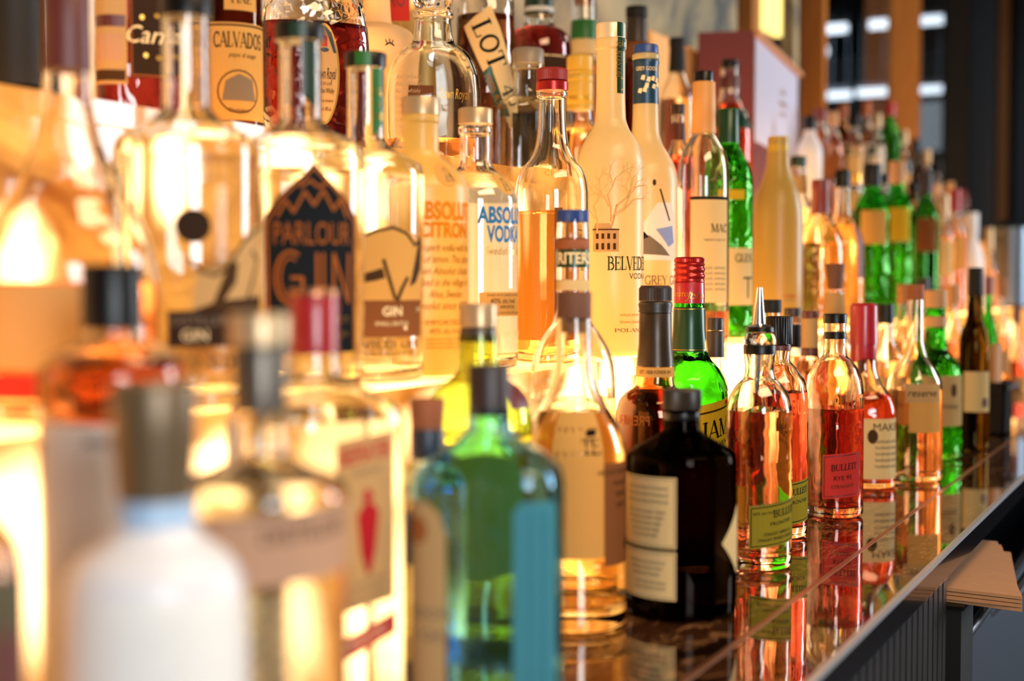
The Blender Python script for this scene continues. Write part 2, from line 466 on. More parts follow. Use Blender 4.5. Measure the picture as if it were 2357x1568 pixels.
# capitals with serifs, drawn as thick and thin strokes on a unit cap height
def arc(cx, cy_, rx, ry, a0, a1, n=10):
    return [(cx + rx * math.cos(math.radians(a0 + (a1 - a0) * i / n)), cy_ + ry * math.sin(math.radians(a0 + (a1 - a0) * i / n))) for i in range(n + 1)]
TK, TN = 0.15, 0.06
def _v(x, y0=0, y1=1, w=TK, s0=1, s1=1): return ('v', x, y0, y1, w, s0, s1)
SER = {
 'A': (0.78, [('l', [(0.05, 0), (0.38, 1)], TN), ('l', [(0.38, 1), (0.70, 0)], TK), ('l', [(0.16, 0.33), (0.6, 0.33)], TN), ('s', 0.05, 0), ('s', 0.7, 0)]),
 'B': (0.70, [_v(0.14), ('l', [(0.14, 0.97), (0.36, 0.97)], TN), ('l', arc(0.34, 0.75, 0.2, 0.22, 90, -90), 0.12), ('l', [(0.14, 0.53), (0.4, 0.53)], TN), ('l', arc(0.38, 0.28, 0.23, 0.25, 90, -90), 0.13), ('l', [(0.14, 0.03), (0.4, 0.03)], TN)]),
 'C': (0.74, [('l', arc(0.42, 0.5, 0.32, 0.48, 45, 315, 16), 0.12), ('l', [(0.64, 0.7), (0.66, 0.97)], TN)]),
 'D': (0.80, [_v(0.14), ('l', [(0.14, 0.97), (0.36, 0.97)], TN), ('l', arc(0.34, 0.5, 0.34, 0.47, 90, -90, 14), 0.14), ('l', [(0.14, 0.03), (0.36, 0.03)], TN)]),
 'E': (0.64, [_v(0.14), ('l', [(0.14, 0.97), (0.55, 0.97)], TN), ('l', [(0.14, 0.52), (0.44, 0.52)], TN), ('l', [(0.14, 0.03), (0.58, 0.03)], TN), ('l', [(0.55, 0.98), (0.55, 0.8)], TN), ('l', [(0.58, 0.02), (0.6, 0.24)], TN), ('l', [(0.44, 0.42), (0.44, 0.62)], TN)]),
 'F': (0.60, [_v(0.14), ('l', [(0.14, 0.97), (0.55, 0.97)], TN), ('l', [(0.14, 0.52), (0.44, 0.52)], TN), ('l', [(0.55, 0.98), (0.55, 0.8)], TN)]),
 'G': (0.80, [('l', arc(0.42, 0.5, 0.32, 0.48, 45, 330, 16), 0.12), ('v', 0.66, 0.05, 0.42, 0.12, 0, 1), ('l', [(0.64, 0.72), (0.66, 0.97)], TN)]),
 'I': (0.34, [_v(0.17)]),
 'J': (0.44, [_v(0.26, 0.1, 1, TK, 0, 1), ('l', arc(0.13, 0.08, 0.13, 0.16, 0, -150), 0.09)]),
 'K': (0.76, [_v(0.14), ('l', [(0.2, 0.42), (0.62, 1)], TN), ('l', [(0.32, 0.55), (0.68, 0)], TK), ('s', 0.62, 1), ('s', 0.68, 0)]),
 'L': (0.60, [_v(0.14), ('l', [(0.14, 0.03), (0.55, 0.03)], TN), ('l', [(0.55, 0.02), (0.56, 0.28)], TN)]),
 'M': (0.98, [_v(0.12, w=TN), ('l', [(0.12, 1), (0.47, 0.05)], TK), ('l', [(0.47, 0.05), (0.82, 1)], TN), _v(0.82)]),
 'N': (0.84, [_v(0.12, w=TN), ('l', [(0.12, 1), (0.7, 0)], TK), _v(0.7, w=TN, s0=0)]),
 'O': (0.82, [('l', arc(0.41, 0.5, 0.31, 0.47, 0, 360, 22), 0.13)]),
 'P': (0.66, [_v(0.14), ('l', [(0.14, 0.97), (0.36, 0.97)], TN), ('l', arc(0.34, 0.72, 0.22, 0.25, 90, -90), 0.13), ('l', [(0.14, 0.47), (0.36, 0.47)], TN)]),
 'R': (0.74, [_v(0.14), ('l', [(0.14, 0.97), (0.36, 0.97)], TN), ('l', arc(0.34, 0.74, 0.21, 0.23, 90, -90), 0.13), ('l', [(0.14, 0.51), (0.36, 0.51)], TN), ('l', [(0.34, 0.5), (0.66, 0)], TK), ('s', 0.68, 0)]),
 'S': (0.62, [('l', arc(0.31, 0.74, 0.21, 0.23, 20, 250, 10) + arc(0.31, 0.27, 0.22, 0.25, 80, -160, 10), 0.13)]),
 'T': (0.68, [_v(0.34, s1=0), ('l', [(0.05, 0.97), (0.63, 0.97)], TN), ('l', [(0.05, 0.99), (0.05, 0.76)], TN), ('l', [(0.63, 0.99), (0.63, 0.76)], TN)]),
 'U': (0.80, [_v(0.15, 0.28, 1, TK, 0, 1), ('l', arc(0.4, 0.28, 0.25, 0.26, 180, 360), 0.09), _v(0.65, 0.28, 1, TN, 0, 1)]),
 'V': (0.78, [('l', [(0.08, 1), (0.4, 0)], TK), ('l', [(0.4, 0), (0.7, 1)], TN), ('s', 0.08, 1), ('s', 0.7, 1)]),
 'W': (1.08, [('l', [(0.08, 1), (0.34, 0)], TK), ('l', [(0.34, 0), (0.54, 1)], TN), ('l', [(0.54, 1), (0.78, 0)], TK), ('l', [(0.78, 0), (1.0, 1)], TN), ('s', 0.08, 1), ('s', 1.0, 1)]),
 'Y': (0.76, [_v(0.38, 0, 0.45, TK, 1, 0), ('l', [(0.08, 1), (0.38, 0.42)], TK), ('l', [(0.38, 0.42), (0.68, 1)], TN), ('s', 0.08, 1), ('s', 0.68, 1)]),
 '0': (0.66, [('l', arc(0.33, 0.5, 0.23, 0.47, 0, 360, 22), 0.13)]),
 '4': (0.70, [_v(0.5, 0, 1, TK, 1, 0), ('l', [(0.5, 0.98), (0.06, 0.3), (0.66, 0.3)], TN)]),
 ' ': (0.36, []),
}
def stroke(pts, w):
    tr = []
    for (x0, y0), (x1, y1) in zip(pts, pts[1:]):
        dx, dy = x1 - x0, y1 - y0; d = math.hypot(dx, dy) or 1; nx, ny = -dy / d * w / 2, dx / d * w / 2
        ex, ey = dx / d * w * 0.2, dy / d * w * 0.2
        a = (x0 - ex + nx, y0 - ey + ny); b = (x0 - ex - nx, y0 - ey - ny); c = (x1 + ex - nx, y1 + ey - ny); e = (x1 + ex + nx, y1 + ey + ny)
        tr += [(a, b, c), (a, c, e)]
    return tr
def serif_tris(txt):
    key = ('serif', txt)
    if key in _tcache: return _tcache[key]
    x = 0; tr = []
    for ch in txt:
        w, st = SER.get(ch, SER[' '])
        for s in st:
            if s[0] == 'l': t = stroke(s[1], s[2])
            elif s[0] == 's': t = stroke([(s[1] - 0.11, abs(s[2] - 0.025)), (s[1] + 0.11, abs(s[2] - 0.025))], 0.05)
            else:
                t = stroke([(s[1], s[2]), (s[1], s[3])], s[4])
                if s[5]: t += stroke([(s[1] - 0.15, s[2] + 0.025), (s[1] + 0.15, s[2] + 0.025)], 0.05)
                if s[6]: t += stroke([(s[1] - 0.15, s[3] - 0.025), (s[1] + 0.15, s[3] - 0.025)], 0.05)
            tr += [tuple((p[0] + x, p[1]) for p in q) for q in t]
        x += w
    _tcache[key] = (tr, 0, x)
    return _tcache[key]
def poly_tris(pts):
    bm = bmesh.new(); vs = [bm.verts.new((p[0], p[1], 0)) for p in pts]; bm.faces.new(vs)
    bmesh.ops.triangulate(bm, faces=bm.faces[:], ngon_method='EAR_CLIP')
    r = [tuple((v.co.x, v.co.y) for v in f.verts) for f in bm.faces]; bm.free(); return r
def refine(tris, lim):
    out = []; st = list(tris)
    while st:
        t = st.pop()
        e = [(abs(t[i][0] - t[(i + 1) % 3][0]), i) for i in range(3)]
        d, i = max(e)
        if d <= lim: out.append(t); continue
        a, b, c = t[i], t[(i + 1) % 3], t[(i + 2) % 3]
        mpt = ((a[0] + b[0]) / 2, (a[1] + b[1]) / 2)
        st += [(a, mpt, c), (mpt, b, c)]
    return out
def ellipse(cx, cy_, rx, ry=None, n=24):
    ry = rx if ry is None else ry
    return [(cx + rx * math.cos(2 * PI * i / n), cy_ + ry * math.sin(2 * PI * i / n)) for i in range(n)]

# ------------------------------------------------------------------ bottles
TIERZ = (ZC, ZC + 0.2043, ZC + 0.431)
SEG = 40
class Bottle:
    """u: axis column in the photo, a: distance of its row behind the camera line, measures in photo pixels"""
    def __init__(s, name, label, u, a, tier, prof, mat='clear', cat='bottle', liquid=None, n=2.0, ky=1.0, rz=None,
                 solid=False, parts=(), labels=(), group=None, seg=SEG, t=0.0026, foot=None):
        z0 = TIERZ[tier] + 0.0004
        v0 = 649 + (CAMZ - z0) * (2816 - u) * math.cos(PSI) / a
        p = at(u, v0, a)
        s.X, s.Y, s.z0 = p.x, p.y, z0
        s.depth = (Vector((s.X, s.Y, z0)) - EYE).dot(FWD)
        s.k = s.depth / F                                  # metres per photo pixel
        s.tocam = Vector((-s.X, -s.Y, 0)).normalized()
        s.right = Vector((-s.tocam.y, s.tocam.x, 0))
        s.right = s.right if s.right.dot(RGT) > 0 else -s.right
        s.n, s.ky = n, ky
        # local frame of the section: x axis to the right as seen, y towards the camera, turned by rz
        base = math.atan2(s.right.y, s.right.x)
        s.rot = base if rz is None else base + math.radians(rz)
        cat_ = cat
        s.root = root(name, label, cat_, (s.X, s.Y, z0), group)
        pts = [(s.z(y), r * s.k) for y, r in prof]
        if pts[-1][0] > z0 + 0.012: pts.append((z0 + 0.012, pts[-1][1]))
        else: pts[-1] = (z0 + 0.012, pts[-1][1])
        pts = [q for q in pts if q[0] >= z0 + 0.0119]
        s.rmin = min(q[1] for q in pts); s.rmax = max(q[1] for q in pts)
        sm = pchip(pts)
        rb = sm[-1][1]; c = min(0.006, rb * 0.25)
        foot_pts = [(z0 + c, rb)] + [(z0 + c - c * math.sin(q), rb - c + c * math.cos(q)) for q in (0.4, 0.8, 1.2, PI / 2)]
        s.prof = [q for q in sm if q[0] > z0 + c + 0.0005] + foot_pts
        # glass
        outer = s.prof + [(z0 + 0.0012, (rb - c) * 0.8), (z0 + 0.0022, rb * 0.4)]
        v, f = s.loft(outer, seg, close_bottom=True, close_top=solid)
        if not solid:
            zi = z0 + 0.0085 if not foot else z0 + foot
            inner = [(z, max(0.002, r - t)) for z, r in s.prof if z > zi + 0.004]
            inner[0] = (inner[0][0], inner[0][1])
            rl = inner[-1][1]
            inner += [(zi + 0.003, rl), (zi + 0.001, rl * 0.92), (zi, rl * 0.7), (zi + 0.0008, rl * 0.3)]
            vi, fi = s.loft(inner, seg, close_bottom=True, close_top=False)
            k = len(v); v += vi; f += [tuple(reversed([i + k for i in q])) for q in fi]
            f += [(i, k + i, k + (i + 1) % seg, (i + 1) % seg) for i in range(seg)]
            s.inner = inner
        s.glass = link('glass_body', v, f, mat, s.root, fix=True)
        if liquid and not solid:
            zl = s.z(liquid[0])
            li = [(z, r + 0.0003) for z, r in s.inner if z < zl]
            rt = s.rad(zl) - t + 0.0003
            li = [(zl, rt)] + li
            li[-1] = (li[-1][0] - 0.0004, li[-1][1])
            v, f = s.loft(li, seg, close_bottom=True, close_top=True)
            link('liquid', v, f, liquid[1], s.root, fix=True)
        for q in parts: s.part(*q)
        for q in labels: s.lab(**q)
    def z(s, y): return zof(s.X, s.Y, y)
    def rad(s, z):
        P = s.prof
        if z >= P[0][0]: return P[0][1]
        for (z1, r1), (z2, r2) in zip(P, P[1:]):
            if z2 <= z <= z1:
                return r1 + (r2 - r1) * (z1 - z) / max(1e-9, z1 - z2)
        return P[-1][1]
    def shape(s, r):
        """section exponent and depth ratio at radius r: round at the neck, the body's own shape below"""
        w = 0 if s.rmax - s.rmin < 1e-6 else min(1, max(0, (r - s.rmin) / (s.rmax - s.rmin)))
        w = w * w * (3 - 2 * w)
        return 2 + (s.n - 2) * w, 1 + (s.ky - 1) * w
    def loc(s, r, ang, z, off=0.0):
        n, ky = s.shape(r)
        c, q = math.cos(ang), math.sin(ang)
        rho = (abs(c) ** n + abs(q / ky) ** n) ** (-1 / n) * r + off
        x, y = rho * c, rho * q
        cr, sr = math.cos(s.rot), math.sin(s.rot)
        return (x * cr - y * sr, x * sr + y * cr, z - s.z0)
    def loft(s, pts, seg, close_bottom=True, close_top=False):
        v = []; f = []
        for z, r in pts:
            for i in range(seg): v.append(s.loc(r, 2 * PI * i / seg, z))
        for j in range(len(pts) - 1):
            for i in range(seg):
                a, b = j * seg + i, j * seg + (i + 1) % seg
                f.append((a, a + seg, b + seg, b))
        if close_bottom: f.append(tuple(range((len(pts) - 1) * seg, len(pts) * seg)))
        if close_top: f.append(tuple(range(seg - 1, -1, -1)))
        return v, f
    def part(s, name, mat, pts, kw=None):
        """a turned solid about the axis: (row, radius) pairs from top to bottom"""
        kw = kw or {}
        seg = kw.get('seg', 36); kn = kw.get('knurl', 0); dx = kw.get('dx', 0) * s.k
        if kn: seg = 2 * kn
        q = [(s.z(y), r * s.k) for y, r in pts]
        if kw.get('smooth'): q = pchip(q, 5)
        if not kw.get('sharp'):
            b = min(0.0012, q[0][1] * 0.2)
            q = [(q[0][0], q[0][1] - b), (q[0][0] - b * 0.4, q[0][1] - b * 0.3), (q[0][0] - b, q[0][1])] + q[1:]
        v = []; f = []
        for j, (z, r) in enumerate(q):
            for i in range(seg):
                rr = r * (0.965 if kn and i % 2 and 0 < j < len(q) else 1)
                t = 2 * PI * i / seg
                v.append((rr * math.cos(t) + s.right.x * dx, rr * math.sin(t) + s.right.y * dx, z - s.z0))
        for j in range(len(q) - 1):
            for i in range(seg):
                a, b = j * seg + i, j * seg + (i + 1) % seg
                f.append((a, a + seg, b + seg, b))
        f.append(tuple(range((len(q) - 1) * seg, len(q) * seg))); f.append(tuple(range(seg - 1, -1, -1)))
        o = link(name, v, f, mat, s.root, fix=True)
        if kw.get('label'): o['label'] = kw['label']
        return o
    def surf(s, phi, z, off):
        """phi: angle from the camera-facing side, to the right as seen"""
        d = s.tocam * math.cos(phi) + s.right * math.sin(phi)
        ang = math.atan2(d.y, d.x) - s.rot
        r = s.rad(z)
        return s.loc(r, ang, z, off)
    def lab(s, name='label', mat='paper_cream', phi=0, w=30, y0=0, y1=10, shape=None, art=(), off=0.0003, tilt=0.0, wave=0, mats=None):
        """a wrapped label: phi centre angle in degrees, w half width along the surface, rows y0..y1, all in photo pixels.
        shape: list of (row, left, right) for an outline that is not a rectangle. art: lettering and marks on it"""
        ym = (y0 + y1) / 2
        R = max(s.rad(s.z(ym)), 0.004); Rpx = R / s.k
        pc = math.radians(phi)
        def P(sx, y, o):
            return s.surf(pc + sx / Rpx, s.z(y + tilt * sx), o)
        V = []; Fc = []; fm = []; mlist = [] 
        def mi(m):
            if m not in mlist: mlist.append(m)
            return mlist.index(m)
        if mat:
            rows = shape or [(y0, -w, w), (y1, -w, w)]
            rr = []
            for (ya, l0, r0), (yb, l1, r1) in zip(rows, rows[1:]):
                k = max(1, int(abs(yb - ya) / max(6, (y1 - y0) / 12)))
                for j in range(k):
                    t = j / k; rr.append((ya + (yb - ya) * t, l0 + (l1 - l0) * t, r0 + (r1 - r0) * t))
            rr.append(rows[-1])
            nx = max(3, int((2 * w / Rpx) / 0.14))
            for j, (y, l, r) in enumerate(rr):
                for i in range(nx + 1):
                    e = 0
                    V.append(P(l + (r - l) * i / nx, y, off))
            k0 = mi(mat)
            for j in range(len(rr) - 1):
                for i in range(nx):
                    a = j * (nx + 1) + i
                    Fc.append((a, a + nx + 1, a + nx + 2, a + 1)); fm.append(k0)
        lift = off + 0.00025
        for it in art:
            kind = it[0]
            if kind in 'TS':                               # text: (kind, string, s, row of the foot, height, material, opts)
                _, txt, sx, y, hgt, m = it[:6]; op = it[6] if len(it) > 6 else {}
                if kind == 'S': tr, xa, xb = serif_tris(txt); sc = hgt
                else: tr, xa, xb = font_tris(txt, op.get('shear', 0), op.get('weight', 0)); sc = hgt / 0.70
                wx = op.get('wx', 1.0)
                if op.get('fit'): wx = op['fit'] / ((xb - xa) * sc)
                al = op.get('al', 'c')
                ox = {'c': (xa + xb) / 2, 'l': xa, 'r': xb}[al]
                rot = math.radians(op.get('rot', 0)); cr, sr = math.cos(rot), math.sin(rot)
                T = []
                for t in tr:
                    q = []
                    for (px, py) in t:
                        lx, ly = (px - ox) * sc * wx, py * sc
                        if op.get('flip'): lx = -lx
                        q.append((sx + lx * cr - ly * sr, y - (lx * sr + ly * cr)))
                    T.append(tuple(q))
            elif kind == 'P':
                _, pts, m = it[:3]; T = poly_tris(pts)
            elif kind == 'L':                              # open line: points, width, material
                _, pts, wd_, m = it; T = stroke(pts, wd_)
            T = refine(T, Rpx * 0.22)
            k0 = mi(m)
            for t in T:
                k = len(V)
                for (px, py) in t: V.append(P(px, py, lift))
                Fc.append((k, k + 1, k + 2)); fm.append(k0)
            lift += 0.00006
        if not V: return
        o = link(name, V, Fc, None, s.root, smooth=False, mats=mlist, fm=fm)
        return o
    def sub(s, name, mat, mb, smooth=True):
        v = [(p[0] - s.X, p[1] - s.Y, p[2] - s.z0) for p in mb.v]
        return link(name, v, mb.f, mat, s.root, smooth, fix=True)

# ------------------------------------------------------------------ the setting
XA, XB = 0.15, 6.2
mb = MB(); mb.box(-3, 12, -4.5, 6, -0.1, 0); struct(mb.build('floor', 'floor_dark'))
mb = MB(); mb.box(-3, 12, -4.5, 6, 2.95, 3.05); struct(mb.build('ceiling', 'wall_dark'))
YW = 1.135
XW = at(1696, 100, YW).x
mb = MB(); mb.box(-0.6, XW, YW, YW + 0.12, 0, 2.95); struct(mb.build('wall_back', 'stone'))
mb = MB(); mb.box(XW, 11, YW + 0.02, YW + 0.12, 0, ZC + 0.44); struct(mb.build('wall_back_sill', 'wall_dark'))
mb = MB(); mb.box(10.9, 11.0, -4.5, 6, 0, 2.95); struct(mb.build('wall_end', 'wall_dark'))
mb = MB(); mb.box(-0.6, 11, 5.4, 5.5, 0, 2.95); struct(mb.build('wall_far', 'wall_grey'))
trim_n = 0
def post(u0, u1, mat, d=0.07, yo=0.0):
    global trim_n
    trim_n += 1
    y = YW - d + yo
    x0 = at(u0, 100, YW + 0.02).x; x1 = at(u1, 100, y).x
    m = MB(); m.box(x0, max(x1, x0 + 0.04), y, YW + 0.019, ZC + 0.44, 2.95)
    return struct(m.build('trim_%d' % trim_n, mat))
post(1697, 1748, 'oak', 0.02)
post(1796, 1838, 'stone', 0.02)
post(1842, 1888, 'oak', 0.05)
post(2040, 2112, 'oak', 0.10)
post(2168, 2228, 'black_matte', 0.10)
post(2226, 2250, 'steel_dark', 0.12)
post(2251, 2276, 'black_matte', 0.08)
post(2277, 2300, 'oak', 0.08)
post(2302, 2322, 'black_matte', 0.08)
post(2324, 2340, 'steel_dark', 0.08)
post(2342, 2350, 'black_matte', 0.08)
post(2351, 2368, 'oak', 0.08)
for i, (u0, u1) in enumerate(((1886, 2046), (2108, 2172))):
    x0, x1 = at(u0 - 14, 100, YW).x, at(u1 + 8, 100, YW).x
    m = MB(); m.box(x0, x1, YW + 0.0, YW + 0.005, ZC + 0.44, 2.95)
    struct(m.build('window_%d' % (i + 1), 'window_glass'))

emit('lamp_cool', (0.86, 0.93, 1.0), 3.2)
emit('lamp_warm', (1.0, 0.78, 0.22), 1.9)
emit('pale_glow', (0.80, 0.88, 0.95), 0.42)
def tube_light(u0, v0, u1, v1, X, label):
    ps = []
    for u, v in ((u0, v0), (u1, v1)):
        r = ray(u, v); ps.append(EYE + r * (X / r.x))
    mid = (ps[0] + ps[1]) / 2
    t = root('linear_light', label, 'ceiling light', (X, mid.y, 2.95), 'linear lights of the next room')
    y0, y1 = sorted((ps[0].y, ps[1].y))
    m = MB(); m.tube((0, y0 - mid.y, mid.z - 2.95), (0, y1 - mid.y, mid.z - 2.95), 0.022); m.build('light_tube', 'lamp_cool', t, True)
    m = MB(); m.box(-0.03, 0.03, y0 - mid.y, y1 - mid.y, mid.z - 2.95 + 0.023, mid.z - 2.95 + 0.05); m.build('housing', 'wall_grey', t)
    m = MB()
    for q in (0.15, 0.85):
        y = y0 - mid.y + (y1 - y0) * q; m.tube((0, y, mid.z - 2.95 + 0.05), (0, y, 0), 0.004)
    m.build('hanger', 'steel', t)
tube_light(1882, 71, 1948, 63, 7.2, 'white linear light seen through the glass above the maroon box, upper left of the row')
tube_light(2000, 59, 2046, 53, 7.2, 'short white linear light in the middle of the upper row')
tube_light(2112, 50, 2170, 44, 7.2, 'white linear light between the wide oak post and the black post, upper one')
tube_light(1905, 222, 1958, 217, 8.6, 'white linear light low behind the glass, leftmost of the lower row')
tube_light(1972, 216, 2044, 209, 8.6, 'white linear light ending at the wide oak post, lower row')
tube_light(2108, 209, 2170, 204, 8.6, 'white linear light between the wide oak post and the black post, lower one')
r_ = ray(1889, 118); p = EYE + r_ * (6.0 / r_.x)
t = root('pendant_light', 'small round pendant light behind the glass beside the narrow oak post', 'ceiling light', (p.x, p.y, 2.95))
m = MB(); m.tube((0, 0, 0), (0, 0, p.z - 2.95 + 0.03), 0.003); m.build('flex', 'black', t)
v = []; f = []
for j in range(9):
    for i in range(16):
        a_, b_ = PI * j / 8, 2 * PI * i / 16
        v.append((0.03 * math.sin(a_) * math.cos(b_), 0.03 * math.sin(a_) * math.sin(b_), p.z - 2.95 + 0.036 * math.cos(a_)))
f = [(j * 16 + i, (j + 1) * 16 + i, (j + 1) * 16 + (i + 1) % 16, j * 16 + (i + 1) % 16) for j in range(8) for i in range(16)]
link('globe', v, f, 'lamp_cool', t)
# lit strip on the wall beside the maroon box
x0, x1 = at(1753, 60, YW - 0.015).x, at(1788, 60, YW - 0.015).x
t = root('wall_lamp', 'upright glowing yellow lamp on the wall above the maroon box', 'wall lamp', (x0, YW, at(1770, 84, YW).z))
m = MB(); m.box(0, x1 - x0, -0.03, -0.012, 0, 0.7); m.build('diffuser', 'lamp_warm', t)
m = MB(); m.box(-0.004, x1 - x0 + 0.004, -0.012, 0.0, -0.005, 0.705); m.build('backplate', 'brass', t)
# pale panel in the next room, its lit look put in as emission
r0, r1 = ray(2100, 236), ray(2176, 345); X_ = 8.8
p0, p1 = EYE + r0 * (X_ / r0.x), EYE + r1 * (X_ / r1.x)
t = root('pale_panel', 'pale grey panel with added glow behind the glass beside the black post', 'screen', (X_, (p0.y + p1.y) / 2, 0))
m = MB(); m.box(0, 0.03, min(p0.y, p1.y) - t.location.y, max(p0.y, p1.y) - t.location.y, p1.z, p0.z); m.build('panel', 'pale_glow', t)
m = MB(); m.tube((0.02, 0, 0), (0.02, 0, p1.z), 0.02); m.tube((0.02, 0, 0), (0.02, 0, 0.02), 0.2); m.build('stand', 'black', t)

# ------------------------------------------------------------------ the bar
YE = 0.263; YS = 0.346
XE = 1.62
t = root('bar_counter', 'long dark marble bar counter with black edge and slatted front', 'bar counter', (XA, YE, 0))
def bx(name, mat, *a, smooth=False):
    m = MB(); x0, x1, y0, y1, z0, z1 = a
    m.box(x0 - XA, x1 - XA, y0 - YE, y1 - YE, z0, z1)
    return m.build(name, mat, t)
bx('countertop', 'marble', XA, XB, YE + 0.004, 0.80, ZC - 0.03, ZC)
o = bx('inlay_strip', 'brass', XA, XB, YS - 0.0028, YS + 0.0028, ZC - 0.002, ZC + 0.0003); o['label'] = 'thin brass line let into the marble'
bx('edge_band', 'black_edge', XA, XB, YE, YE + 0.004, ZC - 0.03, ZC - 0.0035)
bx('edge_lip', 'lip_steel', XA, XB, YE - 0.0015, YE + 0.004, ZC - 0.0042, ZC + 0.0005)
bx('carcass', 'black_matte', XA, XE, 0.302, 0.62, 0, ZC - 0.03)
m = MB(); x = XE - 0.0225
while x > XA:
    b0, b1, y0, y1, z1 = x - XA, x + 0.0200 - XA, 0.270 - YE, 0.302 - YE, ZC - 0.0365
    m.box(b0, b1, y0, y1, 0.02, z1)
    m.box(b0, b1, y0 - 0.0008, y0 + 0.002, z1 - 0.002, z1 + 0.0004, 1)
    x -= 0.0285
m.build('slat_panel', ['black_slat', 'chrome'], t)
bx('rear_support', 'black_matte', XE, XB, 0.62, 0.64, 0, ZC - 0.03)

def step(label, y0, y1, zb, zt, riser, tread):
    t = root('lit_shelf', label, 'back bar shelf', (XA, y0, zb), 'lit onyx steps of the back bar')
    m = MB(); m.box(0, XB - XA, 0.0, 0.02, 0, zt - zb - 0.016); m.build('riser', riser, t)
    m = MB(); m.box(0, XB - XA, 0.0, y1 - y0, zt - zb - 0.016, zt - zb); m.build('tread', tread, t)
    m = MB(); m.box(0, XB - XA, -0.006, 0.0, zt - zb - 0.018, zt - zb + 0.0002); m.build('nosing', riser, t)
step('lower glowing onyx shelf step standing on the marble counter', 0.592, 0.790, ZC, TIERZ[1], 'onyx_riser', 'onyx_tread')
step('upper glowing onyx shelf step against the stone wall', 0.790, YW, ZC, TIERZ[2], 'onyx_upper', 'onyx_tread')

# steel station in the bay beyond the slats
zc = CAMZ - 0.366
ZS = CAMZ - 0.425
t = root('napkin_cabinet', 'narrow black cabinet under the counter holding the kraft napkins', 'cabinet', (XE + 0.01, 0.256, 0))
m = MB(); m.box(0, 0.085, 0, 0.34, 0, zc); m.build('body', 'black_matte', t)
m = MB(); m.box(-0.002, 0.088, -0.003, 0.34, zc, zc + 0.004); m.build('top_panel', 'black', t)
t = root('sink_unit', 'grey steel sink unit with bright rails in the bay under the counter', 'sink', (1.72, 0.27, 0))
m = MB(); m.box(0, 2.6, 0.0, 0.012, 0.1, ZS - 0.007); m.build('front_panel', 'steel', t)
m = MB(); m.tube((0, 0, ZS), (2.6, 0, ZS), 0.0065); m.build('front_rail', 'chrome', t, True)
m = MB(); m.box(0, 2.6, 0.012, 0.3, ZS - 0.10, ZS - 0.08); m.box(0, 2.6, 0.29, 0.30, ZS - 0.08, ZS + 0.03); m.box(0, 0.01, 0.012, 0.3, ZS - 0.08, ZS - 0.007); m.build('basin', 'steel_dark', t)
m = MB(); m.tube((0.15, -0.035, ZS + 0.02), (2.6, -0.035, ZS + 0.02), 0.008)
for q in (0.25, 1.0, 1.8): m.tube((q, -0.035, ZS + 0.02), (q, 0.004, ZS - 0.02), 0.005)
m.build('speed_rail', 'chrome', t, True)
m = MB()
for q in (0.02, 2.56): m.box(q, q + 0.04, 0.002, 0.04, 0, 0.1)
m.build('foot', 'black', t)

# kraft napkins
base = Vector((1.632, 0.192, zc + 0.0045))
ex = Vector((0.335, 0.072, 0)); ey = Vector((0.03, 0.27, 0))
words = ['bottom', 'second', 'third', 'top']
for i in range(4):
    rot = (-0.05, 0.02, -0.015, 0.0)[i]
    c_, s_ = math.cos(rot), math.sin(rot)
    R2 = lambda q: Vector((q.x * c_ - q.y * s_, q.x * s_ + q.y * c_, 0))
    m = MB()
    e1, e2 = R2(ex), R2(ey)
    N = 10; th = 0.0035; z0 = i * 0.0045
    def hz(x, y, q=i): return 0.0015 * math.sin(7 * x + q) * x
    top = []; bot = []
    for a in range(N + 1):
        for b in range(N + 1):
            p = e1 * (a / N) + e2 * (b / N)
            top.append((p.x, p.y, z0 + th)); bot.append((p.x, p.y, z0))
    k = len(top); idx = lambda a, b: a * (N + 1) + b
    fs = []
    for a in range(N):
        for b in range(N):
            fs.append((idx(a, b), idx(a + 1, b), idx(a + 1, b + 1), idx(a, b + 1)))
            fs.append((k + idx(a, b), k + idx(a, b + 1), k + idx(a + 1, b + 1), k + idx(a + 1, b)))
    for a in range(N):
        fs += [(idx(a, 0), k + idx(a, 0), k + idx(a + 1, 0), idx(a + 1, 0)), (idx(a, N), idx(a + 1, N), k + idx(a + 1, N), k + idx(a, N)),
               (idx(0, a), idx(0, a + 1), k + idx(0, a + 1), k + idx(0, a)), (idx(N, a), k + idx(N, a), k + idx(N, a + 1), idx(N, a + 1))]
    m.add(top + bot, fs)
    o = m.build('paper_napkin', 'kraft', None, False, base)
    o['label'] = 'brown kraft paper napkin, %s of the small stack under the counter edge' % words[i]
    o['category'] = 'napkin'; o['group'] = 'kraft napkins stacked on the black cabinet'

